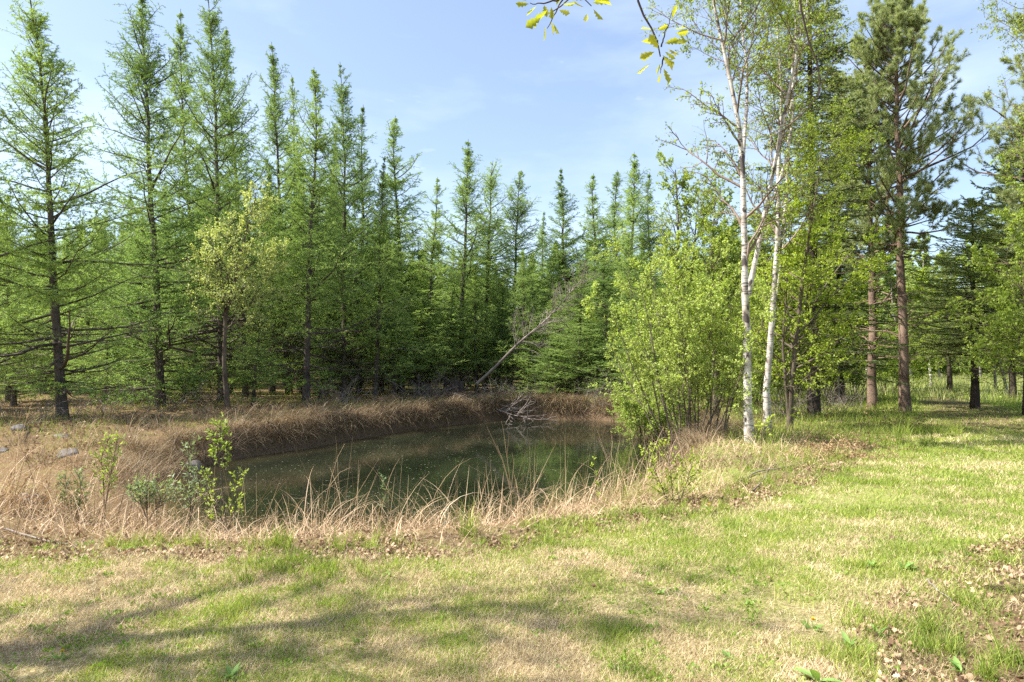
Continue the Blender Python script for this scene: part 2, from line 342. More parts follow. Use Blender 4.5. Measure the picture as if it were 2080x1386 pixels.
M['fir'] = leaf_mat('fir_needles', (0.06, 0.10, 0.04), (0.22, 0.27, 0.10), None, 0.3)
M['darkfir'] = leaf_mat("dark_conifer_needles", (0.02, 0.035, 0.015), (0.06, 0.085, 0.03), None, 0.15)
M['farleaf'] = leaf_mat("far_leaf", (0.20, 0.28, 0.08), (0.42, 0.50, 0.18), None, 0.45)
M['grass'] = leaf_mat("grass_blade", (0.13, 0.20, 0.035), (0.37, 0.43, 0.09), (0.54, 0.52, 0.17), 0.4)
M['straw'] = leaf_mat("straw_blade", (0.24, 0.17, 0.085), (0.64, 0.52, 0.31), (0.80, 0.70, 0.48), 0.25, (1.0, 0.95, 0.8))
M['reed'] = leaf_mat("dry_reed", (0.22, 0.135, 0.07), (0.66, 0.50, 0.32), (0.90, 0.80, 0.60), 0.2, (1.0, 0.92, 0.75))
M['thatch'] = leaf_mat("shaded_brown_thatch", (0.05, 0.036, 0.02), (0.34, 0.25, 0.15), (0.66, 0.54, 0.35), 0.2, (1.0, 0.9, 0.7))  # dead grass brown, darkened further to carry tree shade on the far bank
M['litter'] = leaf_mat("dead_leaf", (0.13, 0.07, 0.04), (0.52, 0.37, 0.23), (0.76, 0.62, 0.45), 0.15, (1.0, 0.85, 0.7))
M['fern'] = leaf_mat("dead_fern", (0.18, 0.11, 0.055), (0.42, 0.29, 0.16), None, 0.2, (1.0, 0.85, 0.6))
M['rock'] = bark_mat("rock", (0.07, 0.06, 0.055), (0.26, 0.235, 0.215), (1, 1, 1), 0.6, 0.85, 5)
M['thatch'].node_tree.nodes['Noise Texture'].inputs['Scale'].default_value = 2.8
M['ground'] = ground_mat(); M['water'] = water_mat()
def plain(name, c, rough=0.6):
    m, n, o = new_mat(name); bs = n.nodes.new("ShaderNodeBsdfPrincipled"); bs.inputs['Base Color'].default_value = (*c, 1); bs.inputs['Roughness'].default_value = rough
    g = n.nodes.new("ShaderNodeNewGeometry"); h = n.nodes.new("ShaderNodeHueSaturation"); h.inputs['Color'].default_value = (*c, 1)
    mm = n.nodes.new("ShaderNodeMath"); mm.operation = 'MULTIPLY_ADD'; mm.inputs[1].default_value = 0.5; mm.inputs[2].default_value = 0.75; n.links.new(g.outputs['Random Per Island'], mm.inputs[0])
    n.links.new(mm.outputs[0], h.inputs['Value']); n.links.new(h.outputs[0], bs.inputs['Base Color']); n.links.new(bs.outputs[0], o.inputs[0]); return m
M['pollen'] = plain("floating_pollen", (0.26, 0.27, 0.18)); M['yellow'] = plain("dandelion_yellow", (0.80, 0.52, 0.01)); M['broad'] = leaf_mat("weed_leaf", (0.12, 0.23, 0.05), (0.28, 0.42, 0.12), None, 0.35)

# ------------------------------------------------------------------ object helpers
def link(name, me, mat, parent=None):
    o = bpy.data.objects.new(name, me); COL.objects.link(o)
    if mat is not None and len(me.materials) == 0:
        me.materials.append(mat)
        if name == 'trunk': me.materials.append(M['twig'] if mat in (M['birch'], M['greybark']) else mat)
    if parent: o.parent = parent
    return o
def tag(o, label=None, cat=None, group=None, kind=None):
    if label: o['label'] = label
    if cat: o['category'] = cat
    if group: o['group'] = group
    if kind: o['kind'] = kind
    return o
def empty(name, loc, label, cat, group=None):
    e = bpy.data.objects.new(name, None); e.empty_display_size = 0.2; COL.objects.link(e); e.location = loc
    return tag(e, label, cat, group)
def plant(name, parts, loc, label, cat, group=None, scale=(1, 1, 1), rot=(0, 0, 0)):
    """parts: list of (part name, mesh, material)"""
    e = empty(name, loc, label, cat, group); e.scale = scale; e.rotation_euler = rot
    for pn, me, mt in parts: link(pn, me, mt, e)
    return e

# ------------------------------------------------------------------ the ground and the pond
def build_ground():
    N = 520; a = 7.0; k = math.asinh(900 / a)
    t = np.linspace(-1, 1, N); gx = a * np.sinh(k * t); gy = a * np.sinh(k * t) + 11
    X, Y = np.meshgrid(gx, gy); Z = terrain(X, Y)
    sl = sdist(X, Y, LAWN) + (fbm(X, Y, 0.8, 3) - 0.5) * 0.5
    lawn = sstep(0.12, -0.12, sl)
    sp = sdist(X, Y, POND)
    wet = sstep(0.9, 0.1, sp + (fbm(X, Y, 0.7, 8) - 0.5) * 0.4)
    pth = sstep(0.5, -0.5, sdist(X, Y, PATH) + (fbm(X, Y, 1.5, 12) - 0.5))
    lt = litter_mask(X, Y)
    g = green_mask(X, Y)
    acc = Acc(); acc.grid(np.stack([X, Y, Z], -1)[None]); me = acc.mesh("ground", True)
    for nm, arr in (("lawn", lawn * (1 - 0.9 * pth)), ("wet", np.maximum(wet, 0.8 * pth)), ("green", g * (1 - .9 * lt)), ("litter", lt)):
        at_ = me.attributes.new(nm, 'FLOAT', 'POINT'); at_.data.foreach_set('value', arr.astype(np.float32).ravel())
    tag(link("ground", me, M['ground']), kind='structure')
    # water: a sheet cut to the shore, lapping a little into the banks
    n = 150; xs = np.linspace(min(p[0] for p in POND) - 0.5, max(p[0] for p in POND) + 0.5, n); ys = np.linspace(min(p[1] for p in POND) - 0.5, max(p[1] for p in POND) + 0.5, n)
    X, Y = np.meshgrid(xs, ys); s = sdist(X, Y, POND)
    idx = np.arange(n * n).reshape(n, n); keep = (s < 0.3); kq = keep[:-1, :-1] & keep[1:, :-1] & keep[:-1, 1:] & keep[1:, 1:]
    q = np.stack([idx[:-1, :-1], idx[:-1, 1:], idx[1:, 1:], idx[1:, :-1]], -1)[kq]
    me = bpy.data.meshes.new("pond_water"); V = np.stack([X, Y, np.full_like(X, WZ)], -1).reshape(-1, 3)
    used = np.unique(q); rm = -np.ones(n * n, int); rm[used] = np.arange(len(used))
    me.from_pydata(V[used].tolist(), [], rm[q].tolist()); a_ = me.attributes.new("shallow", 'FLOAT', 'POINT')
    a_.data.foreach_set('value', sstep(-1.2, -0.1, s.ravel()[used]).astype(np.float32)); me.update()
    tag(link("pond_water", me, M['water']), kind='structure')
    acc = Acc(); rng = np.random.default_rng(4); m = 34000
    px = rng.uniform(xs[0], xs[-1], m); py = rng.uniform(ys[0], ys[-1], m)
    k_ = (sdist(px, py, POND) < -0.02) & (rng.random(m) < 0.15 + 1.6 * np.clip(fbm(px, py, 2.2, 41) - 0.4, 0, 1))
    px, py = px[k_], py[k_]; m = len(px); r = 0.003 + rng.random(m) ** 10 * 0.012; a0 = rng.uniform(0, 6.28, m)
    V = [np.stack([px + r * np.cos(a0 + i * 1.2566) * (1 + 0.3 * math.sin(i * 3)), py + r * np.sin(a0 + i * 1.2566), np.full(m, WZ + 0.006)], -1) for i in range(5)]
    acc.polys(np.stack(V, 1)); tag(link("pond_pollen", acc.mesh("pond_pollen"), M['pollen']), "pale pollen specks and petals floating on the dark pond water", "pollen", None, 'stuff')

LITTER2 = [tuple(PG(*p)) for p in [(1700, 1386), (1760, 1300), (1850, 1210), (1930, 1140), (2120, 1120), (2500, 1130), (2700, 1500), (1900, 2400), (1640, 2200)]]
def litter_mask(x, y):
    s = sdist(x, y, LAWN); band = sstep(1.1, 0.5, s) * sstep(-0.15, 0.15, s) * sstep(13, 9, y)
    l2 = sstep(0.3, -0.2, sdist(x, y, LITTER2) + (fbm(x, y, 0.8, 21) - 0.5) * 0.8)
    return np.clip(band + l2, 0, 1)
def green_mask(x, y):
    r = np.hypot(x, y)
    g = 0.05 + 0.35 * (fbm(x, y, 1.2, 31) - 0.35) + 0.55 * sstep(3.0, 7.5, y + 0.6 * x - 0.5) * sstep(-1.0, 3.0, x)
    g = g + 0.35 * sstep(20, 30, y) * sstep(6, 10, x)
    g = g - 0.35 * sstep(7.5, 12, y) * sstep(1.0, -4.0, x)
    return np.clip(g, 0, 1)

def polar(n, r0, r1, a0, a1, rng, p=1.0):
    """points fanned about the viewing place; p: radial exponent (density ~ r^-p)"""
    u = rng.random(n); e = 2 - p
    r = (r0 ** e + u * (r1 ** e - r0 ** e)) ** (1 / e) if abs(e) > 1e-6 else r0 * (r1 / r0) ** u
    a = rng.uniform(math.radians(a0), math.radians(a1), n)
    return r * np.sin(a), r * np.cos(a), r

def build_grass():
    rng = np.random.default_rng(7)
    # mown lawn: short green blades and straw between them
    x, y, r = polar(1150000, 2.9, 30, -46, 46, rng, 1.95)
    inn = sdist(x, y, LAWN) + (fbm(x, y, 0.5, 2) - 0.5) * 0.5 < 0.9 * rng.random(len(x)) ** 2
    x, y, r = x[inn], y[inn], r[inn]
    g = np.clip(0.17 + 0.70 * green_mask(x, y) + 1.7 * (fbm(x, y, 0.30, 51) - 0.5) + 0.9 * (fbm(x, y, 1.5, 52) - 0.5), 0.02, 0.95)
    bare = sstep(0.60, 0.75, fbm(x, y, 0.9, 77))
    pth = sstep(0.5, -0.5, sdist(x, y, PATH)); keep = rng.random(len(x)) > np.maximum(bare * 0.75, .7 * pth); x, y, r, g = x[keep], y[keep], r[keep], g[keep]
    isg = rng.random(len(x)) < g
    z = terrain(x, y)
    sc = np.clip(r / 4.5, 0.85, 4)
    tall = 1 + 1.2 * sstep(0.62, 0.8, fbm(x, y, 0.45, 91))
    P_ = np.stack([x, y, z], 1); acc = Acc()
    k = isg; h = rng.uniform(0.016, 0.055, k.sum()) * tall[k] * sc[k] ** 0.35
    blades(acc, P_[k], h, rng.uniform(0.1, 0.9, k.sum()), rng.uniform(0, 0.9, k.sum()), 0.0036 * sc[k], rng, 2)
    tag(link("lawn_grass", acc.mesh("lawn_grass"), M['grass']), "short green mown grass of the lawn", "grass", None, 'stuff')
    acc = Acc(); k = ~isg; h = rng.uniform(0.015, 0.06, k.sum()) * sc[k] ** 0.35
    blades(acc, P_[k] + np.array([0, 0, 0.004]), h, rng.uniform(0.4, 1.45, k.sum()), rng.uniform(0, 0.5, k.sum()), 0.0033 * sc[k], rng, 1)
    tag(link("dry_lawn_grass", acc.mesh("dry_lawn_grass"), M['straw']), "straw coloured dead grass lying through the lawn", "grass", None, 'stuff')
    # longer grass: tufts by the bank, tall grass under the pines, meadow far off
    acc = Acc()
    def tufts(cx, cy, rad, n, h0, h1, wd, sp=1.0, lean=0.5):
        m_ = max(3, n // 22); ca = rng.uniform(0, 6.28, m_); cr0 = rad * 1.25 * rng.random(m_) ** .6; wch = rng.integers(0, m_, n)
        X = cx + cr0[wch] * np.cos(ca[wch]) * 1.3 + rng.normal(0, .03, n); Y = cy + cr0[wch] * np.sin(ca[wch]) + rng.normal(0, .03, n); hs = rng.uniform(.45, 1.2, m_)[wch]
        blades(acc, np.stack([X, Y, terrain(X, Y) - 0.005], 1), rng.uniform(h0, h1, n) * hs, rng.uniform(0, lean, n), rng.uniform(0.1, 1.1, n), wd, rng, 4)
    for px, py, rad, n, h in [(560, 1158, .35, 500, .12), (640, 1165, .3, 400, .13), (700, 1172, .25, 260, .11), (500, 1165, .2, 160, .10), (600, 1175, .2, 200, .10),
                              (250, 1110, .2, 140, .16), (330, 1105, .2, 140, .14), (430, 1110, .2, 160, .16), (555, 1120, .15, 120, .22), (590, 1110, .15, 80, .2), (690, 1120, .2, 60, .2), (760, 1105, .2, 80, .16),
                              (800, 1120, .15, 90, .14), (940, 1095, .1, 70, .32), (1010, 1110, .25, 150, .16), (1100, 1090, .35, 300, .14), (1180, 1075, .4, 350, .15), (1250, 1062, .4, 350, .15), (1310, 1050, .3, 240, .15), (1380, 1050, .3, 200, .14), (1180, 1100, .3, 200, .10),
                              (1440, 1030, .25, 140, .18), (1500, 1010, .3, 160, .15), (1560, 985, .3, 200, .2), (1620, 965, .5, 260, .2), (1680, 945, .5, 300, .2), (1820, 905, .5, 400, .3), (1860, 885, .6, 500, .4),
                              (1800, 1290, .12, 200, .16), (1890, 1330, .10, 170, .2), (1900, 1300, .09, 140, .2), (1830, 1175, .2, 240, .13), (1750, 1150, .25, 200, .08), (1740, 1270, .12, 120, .15), (2060, 1360, .1, 150, .18), (1330, 1385, .04, 40, .1), (1290, 1382, .04, 30, .09),
                              (1970, 1140, .2, 200, .15), (2060, 1150, .2, 160, .2), (2040, 1230, .2, 140, .16), (1960, 1230, .15, 100, .14), (1620, 1350, .1, 60, .1), (1700, 1350, .1, 110, .14), (2000, 1380, .08, 80, .16)]:
        c = PG(px, py); tufts(c[0], c[1], rad, n, h * 0.5, h * 1.25, 0.004 + 0.0003 * c[1])
    x, y, r = polar(60000, 9, 42, 6, 42, rng, 1.4)
    s = sdist(x, y, LAWN); sp = sdist(x, y, POND)
    d = sstep(0.0, 0.4, s) * sstep(0.5, 1.4, sp) * sstep(0.36, 0.6, fbm(x, y, 1.6, 61) + 0.35 * sstep(14, 22, y)); k = rng.random(len(x)) < d
    x, y, r = x[k], y[k], r[k]; n = len(x)
    blades(acc, np.stack([x, y, terrain(x, y)], 1), rng.uniform(0.10, 0.34, n), rng.uniform(0, .5, n), rng.uniform(.1, .9, n), 0.0045 * np.clip(r / 11, 1, 3), rng, 3)
    x, y, r = polar(60000, 9, 60, -44, 8, rng, 1.5)
    sp = sdist(x, y, POND); d = sstep(.3, 1.6, sp) * sstep(0.42, 0.58, fbm(x, y, 1.7, 64)) * sstep(11, 15, y + 3 * sstep(0, -8, x)); k = rng.random(len(x)) < d * 0.8
    x, y, r = x[k], y[k], r[k]; n = len(x)
    blades(acc, np.stack([x, y, terrain(x, y)], 1), rng.uniform(0.08, 0.26, n), rng.uniform(0, .6, n), rng.uniform(.1, .9, n), 0.005 * np.clip(r / 11, 1, 4), rng, 3)
    tag(link("tall_grass", acc.mesh("tall_grass"), M['grass']), "longer green grass tufts by the bank and beneath the trees", "grass", None, 'stuff')
    # small leafy weeds and moss cushions through the lawn
    acc2 = Acc(); cx, cy, cr_ = polar(3400, 3.0, 14, -44, 44, rng, 1.6); k = (sdist(cx, cy, LAWN) < .8) & (rng.random(len(cx)) < sstep(.35, .62, fbm(cx, cy, .7, 97))); cx, cy = cx[k], cy[k]; q = 14
    X = (cx[:, None] + rng.normal(0, .025, (len(cx), q))).ravel(); Y = (cy[:, None] + rng.normal(0, .025, (len(cx), q))).ravel(); sz = np.repeat(rng.uniform(.010, .028, len(cx)), q) * rng.uniform(.6, 1.3, len(X))
    leaves(acc2, np.stack([X, Y, terrain(X, Y) + .004 + .012 * rng.random(len(X))], 1), np.stack([rng.normal(size=len(X)), rng.normal(size=len(X)), rng.uniform(.1, 1.6, len(X))], 1), sz, sz * .55, rng)
    tag(link("lawn_weeds", acc2.mesh("lawn_weeds"), M['broadlight']), "small leafy green weeds dotted through the lawn", "weeds", None, 'stuff')
    # far meadow
    acc = Acc(); x = rng.uniform(12, 75, 60000); y = rng.uniform(27, 95, 60000); k = (x / y > 0.30)
    x, y = x[k], y[k]; n = len(x); pale = rng.random(n) < 0.35
    blades(acc, np.stack([x, y, terrain(x, y)], 1), rng.uniform(.25, .75, n), rng.uniform(0, .4, n), rng.uniform(0, .7, n), 0.022, rng, 2)
    tag(link("meadow_grass", acc.mesh("meadow_grass"), M['farmeadow']), "tall pale green meadow grass beyond the path trees", "grass", None, 'stuff')

def build_dry():
    rng = np.random.default_rng(17)
    # near shore reeds and bent dead grass
    acc = Acc()
    x = rng.uniform(-9, 6.5, 200000); y = rng.uniform(4.8, 12.5, 200000)
    sp = spond(x, y); s = sdist(x, y, LAWN)
    near = (s > 0.2) & (sp > -0.25) & (sp < 3.2 + 1.6 * sstep(1, 3, x))
    d = near * sstep(-0.3, 0.4, sp) * sstep(0.2, 0.9, s) * (0.35 + 0.65 * sstep(0.35, 0.6, fbm(x, y, 0.9, 71)))
    right = sstep(1.2, 4, x)
    k = rng.random(len(x)) < d * (0.25 - 0.04 * right); x, y, right = x[k], y[k], right[k]; n = len(x)
    P_ = np.stack([x, y, terrain(x, y) - 0.01], 1)
    tallk = sstep(0.45, 0.75, fbm(x, y, 0.8, 72)); short = rng.random(n) < 0.66
    h = np.where(short, rng.uniform(0.12, 0.35, n), rng.uniform(0.3, 1.05, n) * (0.5 + 0.7 * tallk)) * (1 - 0.1 * right)
    lean = np.where(short, rng.uniform(0.5, 1.5, n), np.abs(rng.normal(0.55, 0.45, n))); curl = np.where(short, rng.uniform(0, 1.3, n), rng.uniform(0.2, 2.6, n))
    az = rng.uniform(0, 6.283, n)
    blades(acc, P_, h, lean, curl, rng.uniform(0.003, 0.010, n), rng, 6, az=az)
    # arching clumps that stand out against the water
    for px, py, m_, h0, h1 in [(620, 1080, 46, .4, .8), (670, 1078, 60, .4, .95), (720, 1075, 30, .4, .7), (800, 1075, 36, .4, .7), (860, 1075, 30, .3, .6), (960, 1075, 36, .4, .8), (1040, 1068, 40, .4, .85), (1090, 1060, 50, .4, .8),
                           (1130, 1050, 44, .4, .8), (1190, 1035, 60, .4, .85), (1240, 1020, 60, .4, .9), (1290, 1005, 50, .4, .9), (1330, 990, 40, .4, .8), (520, 1080, 36, .3, .7), (400, 1085, 40, .4, .9), (330, 1080, 40, .4, .9), (250, 1075, 40, .4, .9), (180, 1070, 60, .5, 1.0),
                           (110, 1075, 60, .5, 1.1), (50, 1080, 60, .5, 1.1), (10, 1085, 50, .5, 1.1), (-60, 1085, 50, .5, 1.1), (300, 1060, 30, .5, 1.1), (220, 1050, 30, .5, 1.0)]:
        c = PG(px, py, -0.3); h0, h1 = h0 * 1.1, h1 * 1.25; X = c[0] + rng.normal(0, .2, m_); Y = c[1] + rng.normal(0, .12, m_)
        blades(acc, np.stack([X, Y, terrain(X, Y)], 1), rng.uniform(h0, h1, m_), np.abs(rng.normal(.25, .3, m_)), rng.uniform(.6, 2.9, m_) * (rng.random(m_) < .75), rng.uniform(.004, .010, m_), rng, 8, az=rng.normal(0.3, 1.6, m_))
    tag(link("dry_reeds", acc.mesh("dry_reeds"), M['reed']), "bent dry straw coloured reeds and grass along the near shore of the pond", "dry grass", None, 'stuff')
    # brown thatch on the far banks and the forest edge
    acc = Acc()
    ds = rng.random(150000)
    seg = []; PX = np.array(POND); nx = np.roll(PX, -1, 0); ln = np.linalg.norm(nx - PX, axis=1)
    i = rng.choice(len(PX), 26000, p=ln / ln.sum()); t = rng.random(26000)[:, None]
    p = PX[i] * (1 - t) + nx[i] * t; tan = nrm(nx[i] - PX[i]); nor = np.stack([-tan[:, 1], tan[:, 0]], 1)
    tst = sdist(p[:, 0] + nor[:, 0] * .1, p[:, 1] + nor[:, 1] * .1, POND) < 0; nor[tst] *= -1
    off = .10 + rng.random(26000) ** 1.4 * .7
    q = p + nor * off[:, None]; k = (q[:, 1] > 11.5) | (q[:, 0] < -6.5) ; q, nor, off = q[k], nor[k], off[k]; n = len(q)
    kk = rng.random(n) < .45 + .55 * sstep(.35, .6, vn(q[:, 0], q[:, 1], .6, 98)); q, nor, off = q[kk], nor[kk], off[kk]; n = len(q); az = np.arctan2(-nor[:, 1], -nor[:, 0]) + rng.normal(0, 1.1, n); dist = np.hypot(q[:, 0], q[:, 1]) / 14
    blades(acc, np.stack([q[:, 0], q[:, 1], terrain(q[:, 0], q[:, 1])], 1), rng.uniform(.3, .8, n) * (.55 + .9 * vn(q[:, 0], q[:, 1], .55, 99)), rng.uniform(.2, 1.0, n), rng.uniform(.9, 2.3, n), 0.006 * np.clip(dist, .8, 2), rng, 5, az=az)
    x, y, r = polar(120000, 9, 46, -44, 44, rng, 1.3)
    sp = spond(x, y); s = sdist(x, y, LAWN)
    d = sstep(0.3, 0.6, sp) * sstep(0.2, .8, s) * (0.2 + 0.8 * sstep(.4, .6, fbm(x, y, 1.3, 81))) * np.where(x > 4, 0.35, 1) * sstep(34, 18, y) * .6
    d = np.maximum(d * (y > 9.5), 0); k = rng.random(len(x)) < d * 0.8; x, y, r = x[k], y[k], r[k]; n = len(x)
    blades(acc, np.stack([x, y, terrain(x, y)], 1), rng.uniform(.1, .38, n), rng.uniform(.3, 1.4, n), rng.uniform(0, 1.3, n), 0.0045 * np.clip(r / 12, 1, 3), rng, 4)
    # drooping tussocks
    m = 1500; tx = rng.uniform(-16, 9, m); ty = rng.uniform(9.5, 30, m); sp = spond(tx, ty); k = (sp > .15) & (sp < 5) & (sdist(tx, ty, LAWN) > .8) & (rng.random(m) < np.where(sp < 1.3, 1, .45)); tx, ty = tx[k], ty[k]; m = len(tx); q = 70
    X = (tx[:, None] + rng.normal(0, .10, (m, q))).ravel(); Y = (ty[:, None] + rng.normal(0, .10, (m, q))).ravel(); az = np.arctan2(Y - np.repeat(ty, q), X - np.repeat(tx, q)) + rng.normal(0, .5, m * q)
    hh = np.repeat(rng.uniform(.2, .75, m) ** 1.3, q) * rng.uniform(.4, 1.3, m * q)
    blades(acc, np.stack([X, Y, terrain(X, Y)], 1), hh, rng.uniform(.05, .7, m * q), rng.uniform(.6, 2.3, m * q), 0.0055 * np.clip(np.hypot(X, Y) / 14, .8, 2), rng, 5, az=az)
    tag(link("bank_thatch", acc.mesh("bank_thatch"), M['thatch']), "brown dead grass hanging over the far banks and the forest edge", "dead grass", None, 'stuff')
    # dead oak leaves
    acc = Acc(); out = np.array([(0, 0), (.18, .12), (.22, .30), (.42, .26), (.5, .46), (.68, .3), (.8, .36), (1, 0), (.8, -.34), (.68, -.3), (.5, -.45), (.42, -.26), (.22, -.32), (.18, -.12)])
    x = np.concatenate([rng.uniform(-8, 6, 150000), rng.uniform(1.2, 6, 52000)]); y = np.concatenate([rng.uniform(4.5, 13, 150000), rng.uniform(2.3, 6.5, 52000)])
    n1 = 150000; d = litter_mask(x, y) * (0.12 + 0.88 * sstep(.40, .58, fbm(x, y, .5, 88))); d[:n1] *= 0.62; d[n1:] *= 0.24
    s = sdist(x, y, LAWN); d = np.maximum(d, 0.05 * (s > 0) * (s < 3) * (sdist(x, y, POND) > .3)); d = np.maximum(d, 0.0012 * (s < 0))
    fx, fy, fr_ = polar(26000, 11, 34, -42, 30, rng, 1.3); fk = (spond(fx, fy) > .25) & (sdist(fx, fy, LAWN) > .5) & (rng.random(len(fx)) < .15 + .85 * sstep(.4, .6, fbm(fx, fy, 1.5, 89)))
    k = rng.random(len(x)) < d; x, y = np.concatenate([x[k], fx[fk]]), np.concatenate([y[k], fy[fk]]); n = len(x)
    R_ = nrm(rng.normal(size=(n, 3)) * np.array([.8, .8, 1])); R_[:, 2] = np.abs(R_[:, 2]); U = nrm(np.cross(R_, rng.normal(size=(n, 3)))); V = np.cross(R_, U)
    size = rng.uniform(.020, .058, n) * np.clip(np.hypot(x, y) / 13, .82, 1.8); c = np.stack([x, y, terrain(x, y) + rng.uniform(.004, .035, n)], 1); cu = rng.uniform(-1.6, 2.6, n); ru = rng.uniform(-.8, 1.4, n)
    def pt(a, b): # curled leaf surface
        z = cu * b * b + ru * (a - .5) ** 2
        return c + (U * (a - .5) + V * b * .9 + R_ * z[:, None]) * size[:, None]
    up = [pt(*o) for o in out[:8]]; lo = [pt(out[0][0], 0)] + [pt(*o) for o in out[:7:-1]] + [pt(1, 0)]
    mid = [pt(a, 0) for a in (0, .18, .22, .42, .5, .68, .8, 1)]
    acc.grid(np.stack([np.stack(up, 1), np.stack(mid, 1), np.stack(lo[:8], 1)], 2))
    tag(link("leaf_litter", acc.mesh("leaf_litter"), M['litter']), "curled dead oak leaves scattered between the lawn and the reeds", "dead leaves", None, 'stuff')

# ------------------------------------------------------------------ trees
def larch(seed, H=14.0, W=2.2, z0=0.10, dens=1.0, dead=False, bare=0.21, fine=1.0, topw=0.8):
    rng = np.random.default_rng(seed)
    wood = Acc(); leaf = Acc(); k = 14
    tz = np.linspace(0, 1, k); wob = np.cumsum(rng.normal(0, .05, (k, 2)), 0) * tz[:, None]
    T = np.concatenate([wob, (tz * H)[:, None]], 1)[None]; T[0, 0] -= [0, 0, .3]
    r0 = H * 0.0082
    R = (r0 * (1 - tz) ** 1.1 + 0.009); R[0] *= 1.35
    wood.tubes(T, R[None], 8)
    nb = int(H * 13 * dens); t = np.sort(rng.uniform(z0, .985, nb) ** 1.0)
    p, _ = at(T, t[None]); p = p[0]
    az = np.arange(nb) * 2.4 + rng.uniform(0, 1.2, nb)
    prof = W * np.clip((1 - t), 0, 1) ** topw * (0.55 + 0.45 * sstep(z0 - .05, .25, t)) + 0.34 * (1 - t) ** .55 + .02
    Lb = prof * rng.uniform(0.45, 1.1, nb) * np.where(rng.random(nb) < 0.14, 1.4, 1)
    Lb *= .55 + .9 * vn(np.cos(az) * 1.6 + t * 9, np.sin(az) * 1.6 + seed * 3.7, 1.0, seed)
    el = np.radians(-6 + 72 * t ** 1.4 + rng.normal(0, 9, nb))
    D = np.stack([np.cos(az) * np.cos(el), np.sin(az) * np.cos(el), np.sin(el)], 1)
    Bp = curves(p, D, Lb, 7, rng, 0.45 + rng.normal(0, .2, nb), 0.10)
    isdead = (t < bare) & (rng.random(nb) < 0.72)
    wood.tubes(Bp, taperR(0.006 + 0.011 * Lb, 7, .15), 4)
    # side twigs, drooping a little
    q = 12; tw, par, tt = spawn(Bp, q, rng, .10, .98, 1.0, Lb * 0.5 + .05 + .09 * np.repeat(0, 1), 5, -0.35, 0.12, 0.6, .65)
    wood.tubes(tw, np.full((len(tw), 5), .0042) * np.array([1, .85, .7, .5, .3]), 3)
    q2 = 3; lv = ~isdead[par]; tw1 = tw[lv]
    t2, par2, _ = spawn(tw1, q2, rng, .2, .8, .9, plen(tw1) * .5, 4, -.3, .12, .4)
    if not dead:
        def tuft(paths, per_m, ln, wd):
            L_ = plen(paths); n = max(2, int(per_m * L_.mean())); tq = rng.uniform(0.05, 1, (len(paths), n)); P_, T_ = at(paths, tq); P_ = P_.reshape(-1, 3); T_ = T_.reshape(-1, 3)
            kk = rng.random(len(P_)) < np.clip(np.repeat(L_ / L_.mean(), n), .15, 1); P_, T_ = P_[kk], T_[kk]
            d = nrm(rng.normal(size=P_.shape)) + T_ * .45 + np.array([0, 0, .35])
            m = len(P_); hh_ = np.clip(1.15 - .55 * P_[:, 2] / H, .5, 1.1); needles(leaf, P_, d, rng.uniform(.6, 1.3, m) * ln * hh_, wd * rng.uniform(.7, 1.3, m) * hh_, rng)
        tuft(tw1, 110 * fine, .066, .021); tuft(t2, 120 * fine, .060, .021); tuft(Bp[~isdead], 100 * fine, .066, .020)
        # leader
        tp = np.linspace(.88, .999, 40)[None]; P_, T_ = at(T, tp); P_ = np.repeat(P_[0], 2, 0); needles(leaf, P_, rng.normal(size=P_.shape) + [0, 0, .6], np.full(len(P_), .05), np.full(len(P_), .01), rng)
    else:
        wood.tubes(t2, np.full((len(t2), 4), .003), 3)
    return wood.mesh("larch_trunk", True), leaf.mesh("larch_crown")

